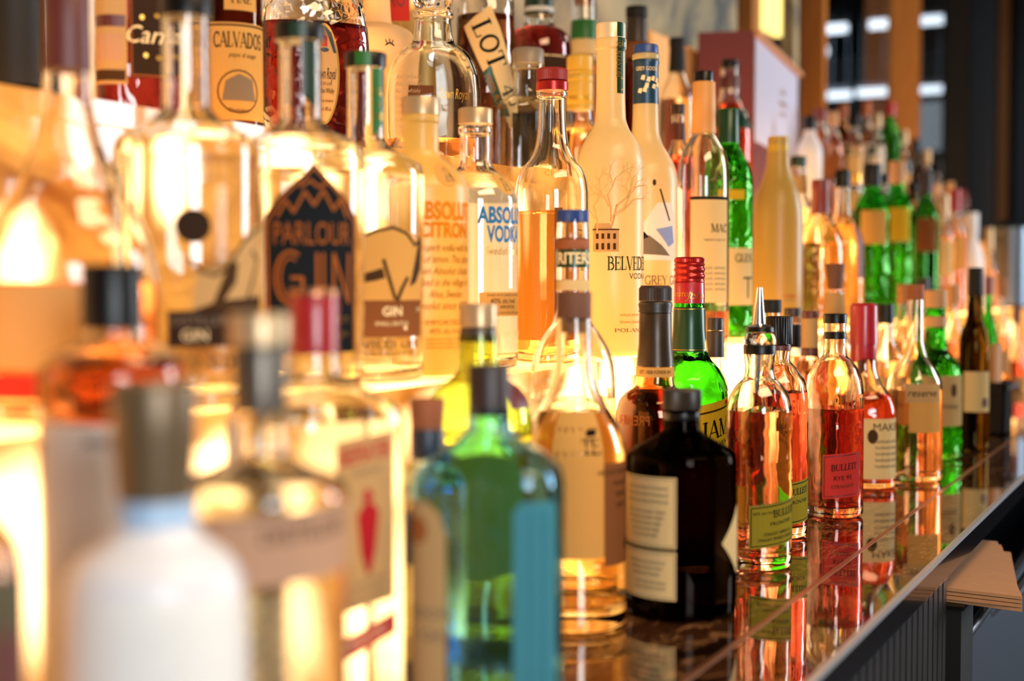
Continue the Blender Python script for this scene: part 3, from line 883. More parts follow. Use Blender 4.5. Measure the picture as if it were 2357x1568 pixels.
# caddy at the far end of the counter
p = at_h(2312, 1004, ZC)
t = root('bar_caddy', 'black bar caddy standing on the counter beyond the dark wine bottle', 'caddy', (p.x, p.y, ZC + 0.0004))
m = MB()
for q in ((0, 0.10, 0, 0.004), (0, 0.10, 0.086, 0.09), (0, 0.004, 0, 0.09), (0.096, 0.10, 0, 0.09)): m.box(q[0], q[1], q[2], q[3], 0, 0.10)
m.box(0, 0.10, 0, 0.09, 0, 0.004); m.build('box', 'black', t)
m = MB(); m.tube((0.0, -0.008, 0.09), (0.10, -0.008, 0.09), 0.004); m.build('rim_bar', 'steel', t, True)
for i in range(3):
    m = MB(); m.obox((p.x + 0.012 + 0.014 * i, p.y + 0.02 - 0.003 * i, ZC + 0.006), (0.10, -0.05, 0.0), (0.0, 0.006, 0), (0.02, -0.045, 0.15 - 0.012 * i))
    m = MB(); m.obox((p.x + 0.010, p.y + 0.018 + 0.018 * i, ZC + 0.0055), (0.078, 0.0, 0.0), (0.0, 0.010, 0), (0.0, 0.0, 0.165 - 0.02 * i))
    o = m.build('folded_napkin', 'kraft'); o['label'] = 'folded kraft napkin standing in the black caddy, %s from the bar edge' % ('first', 'second', 'third')[i]
    o['category'] = 'napkin'; o['group'] = 'napkins in the caddy'
# grey steel urn at the far end
p = at(2328, 640, 0.62)
t = root('steel_urn', 'brushed steel urn at the far right end of the back bar', 'urn', (p.x, p.y, TIERZ[1] + 0.0004))
m = MB(); m.tube((0, 0, 0.01), (0, 0, 0.26), 0.062, 28); m.build('body', 'steel', t, True)
m = MB(); m.tube((0, 0, 0.26), (0, 0, 0.285), 0.064, 28, 0.03); m.build('lid', 'steel_dark', t, True)
m = MB(); m.tube((0, 0, 0), (0, 0, 0.01), 0.066, 28); m.build('base', 'black', t, True)
m = MB(); m.tube((0, -0.06, 0.05), (0, -0.10, 0.05), 0.008); m.tube((0, -0.095, 0.055), (0, -0.095, 0.02), 0.006); m.build('tap', 'chrome', t, True)

# ------------------------------------------------------------------ bottles, front row on the counter
B = Bottle
CF, CB, LS, US = 'bottles standing on the counter', 'second row on the counter', 'bottles on the lower lit shelf', 'bottles on the upper lit shelf'
B('gin_bottle', 'large blurred white bottle with tapered taupe stopper in front at lower left', 368, .40, 0,
  [(1150, 84), (1200, 86), (1235, 108), (1275, 160), (1320, 190), (1400, 203), (1568, 208)], 'frost_white', group=CF, solid=True,
  parts=[('stopper', 'taupe', [(880, 101), (1000, 95), (1146, 86)]), ('neck_band', 'pale_blue_plastic', [(1148, 89), (1205, 89)])],
  labels=[dict(name='label', mat='paper_white', phi=4, w=190, y0=1345, y1=1900)])
B('vodka_bottle', 'blurred clear bottle with grey cap and rose-brown band label, right of the white bottle', 607, .41, 0,
  [(760, 58), (955, 58), (1040, 64), (1075, 110), (1100, 175), (1140, 196), (1560, 198)], 'clear', liquid=(1095, 'water'), group=CF,
  parts=[('cap', 'champagne', [(722, 69), (795, 68)]), ('collar', 'gunmetal', [(797, 62), (950, 58)])],
  labels=[dict(name='label', mat='label_rose', phi=20, w=225, y0=1150, y1=1308, tilt=-.06, art=[('T', 'DISTILLED', 40, 1215, 34, 'ink_brown', {'weight': .01}), ('L', [(-225, 1158), (225, 1158)], 5, 'ink_grey')]),
          dict(name='back_text', mat=None, phi=15, w=150, y0=1340, y1=1560, art=[('T', 'small batch vodka', 0, 1360 + 40 * i, 20, 'ink_cream') for i in range(5)])])
B('liqueur_bottle', 'blurred bottle cut by the left frame edge, clear shoulder over a dark olive band', -178, .40, 0,
  [(900, 60), (1080, 66), (1150, 130), (1210, 200), (1270, 236), (1330, 246), (1560, 246)], 'clear', liquid=(1200, 'water'), group=CF,
  parts=[('cap', 'black', [(840, 66), (960, 66)])],
  labels=[dict(name='label', mat='olive_dark', phi=20, w=380, y0=1305, y1=1950), dict(name='red_panel', mat='burgundy', phi=52, w=40, y0=1440, y1=1900, off=.0006)])
B('gin_bottle', 'square aqua blue gin bottle with dark screw cap, blurred at lower centre', 1126, .41, 0,
  [(940, 50), (985, 52), (1010, 72), (1050, 128), (1085, 160), (1130, 166), (1560, 166)], 'aqua', liquid=(1500, 'water'), n=4.5, ky=.78, rz=-12, group=CF,
  parts=[('cap', 'dark_brown', [(838, 49), (957, 49)])],
  labels=[dict(name='printed_panel', mat='aqua_print', phi=38, w=52, y0=1135, y1=1700, shape=[(1135, -36, 44), (1160, -52, 52), (1700, -52, 52)]), dict(name='label', mat='paper_tan', phi=-62, w=62, y0=1140, y1=1700, shape=[(1140, -22, 22), (1165, -48, 48), (1210, -62, 62), (1700, -62, 62)],
               art=[('P', ellipse(0, 1205, 22, 30), 'ink_copper'), ('T', 'LONDON', 0, 1400, 24, 'ink_grey'), ('T', 'DRY GIN', 0, 1450, 24, 'ink_grey')])])
B('gin_bottle', 'slim clear bottle with cork and dark neck band, left of the aqua bottle', 985, .475, 0,
  [(985, 36), (1060, 38), (1085, 60), (1120, 88), (1560, 90)], 'pale_blue', liquid=(1120, 'gold_liquid'), n=4, ky=.9, group=CF,
  parts=[('cork', 'cork_red', [(916, 42), (985, 38)]), ('neck_band', 'navy', [(984, 39), (1056, 39)])],
  labels=[dict(name='label', mat='blue_foil', phi=-30, w=60, y0=1165, y1=1285), dict(name='lower_label', mat='navy', phi=-20, w=70, y0=1500, y1=1560)])
B('tequila_bottle', 'clear long-necked tequila bottle with cork, cream panel and brown label, beside the black bottle', 1320, .49, 0,
  [(700, 38), (740, 40), (800, 41), (860, 46), (930, 74), (985, 104), (1040, 118), (1440, 121)], 'clear', liquid=(945, 'whisky_pale'), group=CF, foot=.02,
  parts=[('cork_top', 'cork_dark', [(671, 40), (733, 40)]), ('cork', 'cork', [(734, 30), (765, 29)])],
  labels=[dict(name='label', mat='paper_orange', phi=5, w=60, y0=940, y1=1265, art=[('S', 'TE', 30, 1033, 34, 'ink'), ('P', [(18, 985), (30, 978), (36, 986), (50, 979), (44, 993), (22, 994)], 'ink')]),
          dict(name='brown_label', mat='paper_brown', phi=64, w=62, y0=1055, y1=1285, off=.0006, art=[('T', w, -8, 1080 + 24 * i, 11, 'ink_brown', {'al': 'c'}) for i, w in enumerate(('HECHO EN MEXICO', 'reposado', 'tequila', 'agave'))] + [('P', ellipse(20, 1240, 14), 'ink_brown')])])
B('gin_bottle', 'squat black apothecary gin bottle with knurled cap and two cream labels', 1567, .423, 0,
  [(935, 40), (988, 42), (996, 50), (1012, 74), (1030, 108), (1044, 124), (1062, 126), (1400, 126)], 'blackglass', group=CF, solid=True,
  parts=[('cap', 'gunmetal_black', [(896, 45), (930, 45), (941, 44)], {'knurl': 44}), ('neck_ring', 'black', [(941, 40), (962, 42), (970, 40)])],
  labels=[dict(name='label', mat='paper_cream', phi=-43, w=84, y0=1084, y1=1242,
               art=[('L', [(-80, 1089), (80, 1089), (80, 1237), (-80, 1237), (-80, 1089)], 1.6, 'ink_grey')] + [('T', 'a most curious blend of botanicals', 6, 1112 + 15 * i, 8, 'ink_grey', {'fit': 120}) for i in range(3)] + [('T', 'of rose and cucumber delight', 6, 1165 + 13 * i, 7.5, 'ink_grey', {'fit': 110 - 10 * i}) for i in range(5)]),
          dict(name='lower_label', mat='paper_cream', phi=-43, w=84, y0=1249, y1=1357,
               art=[('L', [(-80, 1254), (80, 1254), (80, 1352), (-80, 1352), (-80, 1254)], 1.6, 'ink_grey')] + [('T', 'distilled and bottled', 8, 1278 + 13 * i, 7.5, 'ink_grey', {'fit': 100 - 12 * i}) for i in range(3)] + [('T', 'please enjoy the unusual', 20, 1322 + 12 * i, 7, 'ink_grey', {'fit': 80}) for i in range(2)]),
          dict(name='front_label', mat='paper_cream', phi=78, w=78, y0=1150, y1=1320, shape=[(1158, 0, 70), (1232, -70, 70), (1236, -70, 70), (1310, 0, 70)])])
def bourbon(u, a, dark, label, lv, lm, y, r, parts, labs, name='whisky_bottle'):
    return B(name, label, u, a, 0, y, 'clear_warm', liquid=(lv, lm), group=CF, parts=parts, labels=labs, foot=.012)
emb = lambda txt, phi, y, h, **k: dict(name='embossed_lettering', mat=None, phi=phi, w=60, y0=y - h, y1=y, off=.0002, art=[('T', txt, 0, y, h, 'glass_emboss', {'weight': .02, **k})])
b = bourbon(1745, .421, 0, 'clear whisky bottle with metal pour spout and olive serrated label', 943, 'amber',
  [(790, 35), (815, 36), (850, 33), (868, 36), (888, 54), (915, 69), (950, 75), (1290, 76)], 76,
  [('stopper_collar', 'clear_plastic', [(766, 32), (782, 37), (792, 37)]), ('seal_ring', 'black', [(752, 32), (764, 33)]),
   ('neck_label', 'black', [(793, 37.5), (815, 37.5)]), ('pour_dome', 'chrome', [(744, 9), (748, 20), (753, 30)], {'sharp': 1})],
  [emb('BULL', 56, 985, 30, fit=70), emb('FRONTIER', 60, 1075, 18, fit=78), emb('WHISKEY', 60, 1098, 16, fit=74), emb('BOURBON', -58, 1010, 26, fit=80),
   dict(name='label', mat='paper_olive', phi=34, w=66, y0=1147, y1=1243, tilt=-.14, art=[('L', [(-61, 1152), (61, 1152), (61, 1238), (-61, 1238), (-61, 1152)], 1.8, 'ink'), ('T', '45% alc./vol', -34, 1168, 7, 'ink'),
        ('S', 'BULLEIT', 24, 1178, 16, 'ink'), ('T', 'FRONTIER', 12, 1196, 8.5, 'ink', {'fit': 60}), ('T', 'STRAIGHT AMERICAN', 4, 1217, 7, 'ink', {'fit': 74}), ('T', 'STRAIGHT WHISKEY AMERICAN', 4, 1229, 7, 'ink', {'fit': 100})]
        + [('P', [(-66 + 6 * i, 1147), (-60 + 6 * i, 1147), (-63 + 6 * i, 1143)], 'olive') for i in range(22)])])
m = MB(); K = b.k
def bp(dx, y): return Vector((b.X, b.Y, b.z(y))) + b.right * dx * K
m.tube(bp(-2, 748), bp(-1, 662), 15 * K, 16, 6.2 * K); m.tube(bp(-8, 905), bp(-3, 800), 7 * K, 12); 
b.sub('pour_spout', 'chrome', m)
bourbon(1790, .452, 0, 'clear whisky bottle with textured black cap tucked behind the pour spout bottle', 902, 'rye',
  [(780, 26), (800, 26), (826, 25), (850, 42), (885, 62), (925, 66), (1240, 67)], 66,
  [('cap', 'black', [(728, 30), (792, 30)], {'knurl': 36}), ('neck_label', 'maroon', [(793, 27), (806, 27)])],
  [emb('BULL', 52, 950, 34, fit=60), dict(name='label', mat='paper_olive', phi=42, w=60, y0=1100, y1=1196, tilt=-.12, art=[('S', 'BULLEIT', 6, 1130, 14, 'ink'), ('T', 'FRONTIER', 6, 1150, 8, 'ink'), ('L', [(-56, 1105), (56, 1105), (56, 1190), (-56, 1190), (-56, 1105)], 1.8, 'ink')])])
bourbon(1918, .43, 0, 'clear whisky bottle of dark rye with black cap and red framed label', 938, 'rye',
  [(742, 25), (790, 25), (815, 27), (838, 46), (872, 62), (905, 66), (1180, 67)], 66,
  [('cap', 'black', [(722, 27), (744, 27)]), ('neck_label', 'black', [(764, 26), (780, 26)])],
  [emb('BULLEIT', 35, 945, 40, fit=80), emb('FRONTIER', 45, 990, 20, fit=70), emb('WHISKEY', 45, 1015, 20, fit=66),
   dict(name='label', mat='paper_red', phi=18, w=46, y0=1036, y1=1136, tilt=-.1, art=[('L', [(-42, 1041), (42, 1041), (42, 1131), (-42, 1131), (-42, 1041)], 2, 'burgundy'), ('S', 'BULLEIT', 4, 1074, 14, 'ink'), ('T', 'RYE 95', 0, 1096, 10, 'ink'), ('T', 'STRAIGHT', 0, 1114, 8, 'ink_brown')])])
b = B('whisky_bottle', 'whisky bottle with dripping crimson wax over its neck and cream label', 1984, .455, 0,
  [(740, 27), (800, 28), (850, 30), (882, 44), (915, 66), (945, 73), (1120, 74)], 'clear_warm', liquid=(905, 'rye'), group=CF, n=3, ky=.9,
  parts=[('wax_seal', 'wax', [(698, 27), (704, 31), (760, 32), (792, 33)])],
  labels=[dict(name='label', mat='paper_cream', phi=42, w=56, y0=958, y1=1094, art=[('T', 'MAKER', 10, 985, 17, 'ink_brown'), ('P', ellipse(-30, 998, 12, 16), 'ink_brown')] + [('T', 'handmade whisky', 6, 1012 + 14 * i, 8, 'ink_grey', {'fit': 60}) for i in range(5)])])
v = []; f = []; seg = 40
for j in range(9):
    for i in range(seg):
        ph = 2 * PI * i / seg
        L_ = 40 + 38 * abs(math.sin(ph * 2.5 + .6)) * (0.5 + 0.5 * math.sin(ph * 1.0 + 1))
        y = 785 + L_ * j / 8
        rr = b.rad(b.z(y)) + 0.0012 * (1 - (j / 8) ** 3) + 0.0003
        v.append((rr * math.cos(ph), rr * math.sin(ph), b.z(y) - b.z0))
f = [(j * seg + i, (j + 1) * seg + i, (j + 1) * seg + (i + 1) % seg, j * seg + (i + 1) % seg) for j in range(8) for i in range(seg)]
link('wax_drip', v, f, 'wax', b.root)
B('vodka_bottle', 'tall clear swan-necked bottle of rose spirit with narrow tan label', 2103, .402, 0,
  [(680, 17), (780, 18), (810, 25), (850, 48), (880, 60), (910, 62), (1100, 63)], 'clear', liquid=(895, 'peach'), group=CF,
  parts=[('cap', 'cork_red', [(655, 19), (690, 19)])],
  labels=[dict(name='label', mat='paper_tan', phi=22, w=44, y0=880, y1=922, art=[('T', 'reserve', -4, 908, 16, 'ink', {'shear': .3})]), dict(name='lower_label', mat='paper_orange', phi=26, w=40, y0=922, y1=990)])
B('whisky_bottle', 'green whiskey bottle with orange capsule and tan label right of the rose spirit', 2150, .425, 0,
  [(700, 22), (800, 26), (822, 40), (845, 56), (870, 60), (1060, 61)], 'bottle_green', liquid=(760, 'water'), group=CF,
  parts=[('capsule', 'tan_plain', [(668, 25), (708, 25)]), ('neck_band', 'tan_plain', [(728, 25), (752, 25)])],
  labels=[dict(name='label', mat='paper_tan', phi=28, w=52, y0=862, y1=976, art=[('P', ellipse(16, 895, 8, 15), 'ink_brown'), ('T', 'whiskey', 4, 936, 12, 'ink_brown', {'shear': .3})])])
B('wine_bottle', 'dark olive wine bottle with cream label near the far end of the counter', 2240, .385, 0,
  [(622, 15), (690, 16), (735, 19), (760, 28), (790, 34), (830, 35), (1050, 35)], 'olive_glass', liquid=(700, 'cherry'), group=CF, solid=True,
  parts=[('capsule', 'black_matte', [(616, 16), (680, 17)])],
  labels=[dict(name='label', mat='paper_cream', phi=14, w=32, y0=854, y1=946, art=[('P', ellipse(18, 925, 8, 12), 'maroon')])])

# ------------------------------------------------------------------ second row on the counter
B('rum_bottle', 'blurred amber bottle with square black cap behind the white bottle', 272, .525, 0,
  [(755, 62), (780, 68), (800, 110), (825, 152), (870, 165), (1560, 166)], 'clear_warm', liquid=(840, 'rum_dark'), group=CB,
  parts=[('cap', 'black', [(608, 68), (758, 68)])],
  labels=[dict(name='label', mat='paper_white', phi=0, w=190, y0=962, y1=1560, art=[('T', 'ANEJO', -20, 1012, 22, 'ink_brown'), ('L', [(60, 1050), (95, 1160), (70, 1260), (110, 1330)], 7, 'ink_grey')])])
b = B('gin_bottle', 'square clear gin bottle with red cap, cream label with red guardsman', 728, .515, 0,
  [(812, 56), (860, 62), (905, 120), (940, 158), (980, 164), (1560, 164)], 'clear', liquid=(960, 'water'), n=5, rz=38, group=CB,
  parts=[('cap', 'red', [(680, 56), (812, 55)]), ('cap_top', 'brass', [(664, 56), (680, 57)])],
  labels=[dict(name='label', mat='paper_tan', phi=42, w=78, y0=992, y1=1372, tilt=-.1,
     art=[('T', 'BEEFEATER', 0, 1048, 38, 'ink_red', {'fit': 138, 'weight': .02}), ('T', 'LONDON', 0, 1078, 14, 'ink_grey'),
          ('P', ellipse(6, 1128, 13, 16), 'ink_red'), ('P', [(-24, 1165), (-6, 1144), (18, 1144), (36, 1165), (30, 1200), (26, 1250), (14, 1252), (12, 1300), (2, 1300), (-2, 1252), (-14, 1250), (-16, 1200)], 'ink_red')]
          + [('T', 'dry gin distilled', 0, 1322 + 22 * i, 13, 'ink_grey', {'fit': 110}) for i in range(3)]),
     dict(name='red_band', mat='paper_red', phi=42, w=82, y0=1418, y1=1468, tilt=-.28, art=[('T', 'IMPORTED', 0, 1452, 20, 'ink_cream', {'fit': 110})])])
B('liqueur_bottle', 'lime tinted round bottle with grey screw cap behind the aqua bottle', 1102, .535, 0,
  [(770, 44), (850, 49), (870, 62), (895, 96), (930, 118), (980, 124), (1560, 124)], 'lime', liquid=(1000, 'gold_liquid'), group=CB,
  parts=[('cap', 'champagne', [(699, 43), (752, 43)]), ('cap_skirt', 'gunmetal', [(754, 42), (786, 42)])],
  labels=[dict(name='label', mat='burgundy', phi=58, w=34, y0=872, y1=935), dict(name='lower_label', mat='paper_olive', phi=10, w=150, y0=1010, y1=1300)])
B('bitters_bottle', 'clear bottle with blue cap and green lettered band round its neck', 1317, .548, 0,
  [(505, 35), (545, 37), (700, 37), (740, 44), (770, 64), (810, 86), (850, 96), (900, 99), (1330, 100)], 'clear', liquid=(915, 'whisky_pale'), group=CB,
  parts=[('cap', 'blue', [(484, 36), (512, 36)], {'knurl': 40}), ('neck_beads', 'cork_red', [(548, 37), (553, 38.5), (572, 38.5), (577, 37)], {'knurl': 14}),
         ('neck_band', 'green_foil', [(574, 38.3), (616, 38.3)]), ('paper_band', 'paper_cream', [(644, 38.2), (668, 38.2)])],
  labels=[dict(name='neck_lettering', mat=None, phi=4, w=34, y0=580, y1=612, off=.0011, art=[('T', 'RITERS', 4, 607, 25, 'ink_cream', {'weight': .03, 'fit': 84})]),
          dict(name='label', mat='paper_orange', phi=30, w=90, y0=1000, y1=1250)])
B('whisky_bottle', 'brown-foiled whisky bottle with ribbed dark cap and amber embossed shoulder', 1506, .52, 0,
  [(715, 36), (760, 36), (840, 42), (872, 43), (888, 46), (902, 66), (925, 84), (960, 90), (1300, 91)], 'amber_glass', liquid=(895, 'cherry'), group=CB,
  parts=[('cap', 'dark_brown', [(657, 34), (664, 38), (693, 38)], {'knurl': 40}), ('cap_ring', 'gunmetal_black', [(694, 38), (702, 39.5), (712, 37.5), (719, 39)]), ('neck_foil', 'bronze_foil', [(719, 37), (790, 38.5), (842, 43)]),
         ('neck_band', 'paper_orange', [(843, 43.4), (866, 44.4)])],
  labels=[dict(name='neck_lettering', mat=None, phi=0, w=40, y0=845, y1=864, off=.0011, art=[('T', 'EST. 1858 FONDE EN', 0, 858, 8, 'ink_brown', {'fit': 74})]),
          dict(name='embossed_lettering', mat=None, phi=-36, w=50, y0=955, y1=975, off=.0003, art=[('T', 'PREMIER', 0, 972, 22, 'ink_copper', {'flip': 1, 'fit': 90})])])
B('whisky_bottle', 'green whiskey bottle with crimson screw cap, dark green foil and yellow label', 1584, .545, 0,
  [(698, 34), (712, 35), (760, 37), (808, 41), (828, 50), (850, 70), (880, 84), (905, 88), (1240, 89)], 'bottle_green', liquid=(720, 'gold_liquid'), group=CB,
  parts=[('cap', 'red_metal', [(592, 32), (596, 34.5), (604, 34.5)], {'knurl': 44}),
         ('cap_rings', 'red_metal', [(604, 33.5), (609, 35), (614, 33), (621, 35.5), (629, 33), (636, 35.5), (643, 33.5), (649, 35)], {'smooth': 1}),
         ('cap_skirt', 'wax', [(649, 34.6), (698, 35.2)]), ('neck_foil', 'green_foil', [(707, 36), (760, 37.6), (808, 42)])],
  labels=[dict(name='cap_lettering', mat=None, phi=0, w=34, y0=670, y1=695, off=.0005, art=[('T', 'John J', 22, 688, 17, 'gold', {'shear': .35}), ('T', 'anston', -18, 682, 13, 'gold', {'shear': .35})]),
          dict(name='foil_lines', mat=None, phi=0, w=34, y0=705, y1=810, off=.0006, art=[('L', [(-70, 711), (70, 711)], 1.2, 'gold'), ('L', [(-80, 804), (80, 804)], 1.4, 'gold'), ('P', ellipse(48, 795, 10, 16), 'gold')]),
          dict(name='label', mat='paper_yellow', phi=52, w=120, y0=917, y1=1120, tilt=-.18, art=[('S', 'JAMESON', 50, 998, 40, 'ink'), ('L', [(-120, 936), (120, 936)], 4, 'ink_brown'), ('T', 'IRISH WHISKEY', 14, 1020, 14, 'ink'), ('P', [(20, 900 + 22), (40, 922), (34, 932), (24, 932)], 'ink_red')])])
B('liqueur_bottle', 'small clear bottle with black collar squeezed behind the green whiskey bottle', 1644, .562, 0,
  [(760, 18), (850, 20), (880, 28), (920, 34), (1200, 35)], 'clear', liquid=(900, 'water'), group=CB,
  parts=[('cap', 'gunmetal_black', [(732, 19), (760, 19)]), ('collar', 'dark_brown', [(762, 20.5), (822, 20.5)])])
B('rum_bottle', 'amber bottle with plain black cap behind the textured black cap', 1773, .54, 0,
  [(716, 20), (790, 22), (830, 30), (860, 44), (900, 48), (1190, 48)], 'clear_warm', liquid=(850, 'amber'), group=CB,
  parts=[('cap', 'black_matte', [(690, 22), (720, 22)])])
B('rum_bottle', 'small amber bottle with brown cap and dark neck label left of the corked jar', 1821, .555, 0,
  [(722, 18), (800, 20), (830, 32), (870, 40), (1150, 41)], 'clear_warm', liquid=(820, 'amber'), group=CB,
  parts=[('cap', 'dark_brown', [(709, 19), (727, 19)]), ('neck_label', 'black_matte', [(746, 20), (800, 21)]), ('neck_ring', 'cork', [(728, 18.5), (744, 18.5)])])
B('rum_bottle', 'small bottle with maroon cap and tan paper sleeve, second left of the dark rye', 1861, .52, 0,
  [(735, 17), (810, 19), (840, 30), (870, 36), (1140, 37)], 'clear_warm', liquid=(830, 'amber'), group=CB,
  parts=[('cap', 'maroon', [(716, 18), (732, 18)]), ('sleeve', 'paper_tan', [(733, 18.5), (800, 19.5)]), ('lower_band', 'maroon', [(801, 19.8), (820, 20)])])
B('mezcal_bottle', 'clear bottle with tapered cork and cream paper round its neck behind the dark rye', 1918, .53, 0,
  [(668, 17), (700, 20), (760, 24), (800, 40), (840, 52), (1140, 53)], 'clear_warm', liquid=(830, 'gold_liquid'), group=CB,
  parts=[('cork', 'cork_dark', [(607, 22), (666, 16)]), ('neck_paper', 'paper_tan', [(676, 21.5), (722, 23.5)])])
for u, a, y0, r, cap, g, lq, lb in (
  (2035, .53, 700, 44, 'black', 'clear', 'peach', 'clear bottle of pale amber behind the crimson wax seal'),
  (2078, .545, 655, 36, 'cork', 'clear_warm', 'gold_liquid', 'honey coloured bottle with cork behind the rose spirit'),
  (2122, .56, 640, 32, 'dark_brown', 'clear_warm', 'amber', 'amber bottle with brown cap behind the orange capsule'),
  (2192, .53, 655, 27, 'tan_plain', 'clear_warm', 'amber', 'amber bottle with orange-tan capsule left of the wine bottle'),
  (2272, .50, 636, 22, 'capsule_red', 'bottle_green', 'water', 'slim green bottle with red capsule right of the wine bottle'),
  (2304, .52, 640, 20, 'cork', 'clear', 'peach', 'clear bottle with cork beyond the slim green bottle'),
  (2338, .50, 700, 20, 'maroon', 'clear_warm', 'rye', 'rust coloured bottle with maroon cap near the right frame edge')):
    B('spirit_bottle', lb, u, a, 0, [(y0 + 18, r * .36), (y0 + 70, r * .4), (y0 + 95, r * .6), (y0 + 125, r * .95), (y0 + 150, r), (y0 + 240, r)], g, liquid=(y0 + 130, lq), group=CB, seg=28,
      parts=[('cap', cap, [(y0, r * .45), (y0 + 45, r * .45)])],
      labels=[dict(name='label', mat='paper_tan', phi=10, w=r * .8, y0=y0 + 165, y1=y0 + 220)])

# ------------------------------------------------------------------ lower lit shelf
B('grappa_bottle', 'big blurred bell-shaped clear bottle with long red-brown capsule at upper left', 165, .655, 1,
  [(150, 50), (230, 56), (330, 76), (430, 118), (520, 166), (600, 192), (680, 198), (950, 198)], 'clear_warm', liquid=(650, 'peach'), group=LS,
  parts=[('capsule', 'maroon', [(-40, 54), (60, 54), (165, 56)])],
  labels=[dict(name='label', mat='paper_tan', phi=-18, w=130, y0=655, y1=840), dict(name='red_ribbon', mat='paper_red', phi=-34, w=100, y0=850, y1=905)])
def round_gin(name, label, u, yc, parts, labels, ct, r=0.0505, nk=53, a=.648):
    k = r * (2816 - u) * .894 / a
    f = k / 165
    return B(name, label, u, a, 1, [(yc, nk * f), (yc + 20, nk * f), (yc + 150 * f, nk * f), (yc + 205 * f, nk * f * 1.02), (yc + 232 * f, nk * f * 1.4), (yc + 262 * f, k * .78), (yc + 285 * f, k * .96), (yc + 312 * f, k), (yc + 700 * f, k * .97)],
             'clear', liquid=(ct, 'water'), group=LS, parts=parts, labels=labels)
round_gin('gin_bottle', 'wide clear gin bottle with black disc and bison drawing on its front', 436, 40,
  [('cap', 'black', [(-15, 58), (42, 58)])],
  [dict(name='disc_label', mat='paper_dark', phi=4, w=39, y0=488, y1=564, shape=[(526 + 38 * math.sin(-PI / 2 + PI * i / 12), -39 * math.cos(-PI / 2 + PI * i / 12), 39 * math.cos(-PI / 2 + PI * i / 12)) for i in range(13)]),
   dict(name='art_label', mat='paper_tan', phi=38, w=110, y0=520, y1=712, shape=[(520, 60, 110), (560, 20, 110), (600, -20, 110), (625, -90, 110), (712, -100, 110)],
     art=[('L', [(-104, 600), (-80, 626), (-50, 634), (-20, 622), (0, 590), (30, 556), (80, 530), (110, 526)], 8, 'ink_brown'), ('P', [(-30, 640), (-8, 600), (10, 610), (4, 650), (-30, 690), (-46, 712), (-60, 712)], 'ink_brown'),
          ('L', [(60, 580), (90, 600), (60, 650), (40, 690)], 9, 'ink_brown'), ('P', [(-100, 712), (-40, 690), (60, 700), (110, 680), (110, 714)], 'ink_brown')]),
   dict(name='label', mat='paper_dark', phi=26, w=118, y0=712, y1=792, art=[('T', 'DISTILLERY', -40, 744, 20, 'ink_grey'), ('T', 'GIN', -60, 778, 24, 'ink_cream')]),
   dict(name='lettering', mat=None, phi=26, w=100, y0=800, y1=850, art=[('T', 'WILD LIFE', 20, 842, 28, 'ink_brown')])], 330)
round_gin('gin_bottle', 'wide clear gin bottle with arched dark label lettered in copper', 696, 90,
  [('cap', 'black', [(54, 58), (96, 57)]), ('strip', 'green_dark', [(53, 20), (54.5, 20)])],
  [dict(name='cap_strip', mat='green_dark', phi=-6, w=17, y0=58, y1=95, off=.0036), dict(name='neck_ribbon', mat='green_dark', phi=24, w=17, y0=98, y1=250, shape=[(98, -17, 17), (225, -17, 17), (250, 17, 17)]),
   dict(name='label', mat='label_navy', phi=11, w=112, y0=388, y1=806, shape=[(388, -2, 2), (412, -24, 24), (440, -55, 52), (470, -86, 86), (500, -108, 108), (520, -112, 112), (806, -112, 112)],
     art=[('L', [(-106, 520), (-82, 480), (-50, 445), (-22, 420), (0, 396), (22, 420), (50, 445), (82, 480), (106, 520)], 6, 'ink_copper'), ('L', [(-104, 520), (-104, 806)], 6, 'ink_copper'), ('L', [(104, 520), (104, 806)], 6, 'ink_copper'),
          ('L', [(-80, 505), (-60, 470), (-44, 496), (-20, 450), (0, 480), (20, 446), (44, 490), (60, 466), (80, 505)], 6, 'ink_copper'), ('L', [(-30, 440), (-8, 425), (10, 440), (28, 430)], 6, 'ink_copper'),
          ('T', 'PARLOUR', 0, 566, 50, 'ink_copper', {'fit': 176}),
          ('L', arc(-52, 640, 34, 58, -60, -300, 14), 7, 'ink_copper'), ('L', arc(-52, 640, 22, 44, -60, -300, 14), 5, 'ink_copper'), ('L', [(-50, 640), (-26, 640), (-26, 690)], 8, 'ink_copper'),
          ('L', [(6, 586), (6, 696)], 7, 'ink_copper'), ('L', [(20, 586), (20, 696)], 6, 'ink_copper'), ('L', [(44, 696), (44, 586), (84, 696), (84, 586)], 7, 'ink_copper'),
          ('T', 'EST.', 72, 740, 14, 'gold'), ('T', 'gin', 72, 770, 14, 'gold')])], 395)
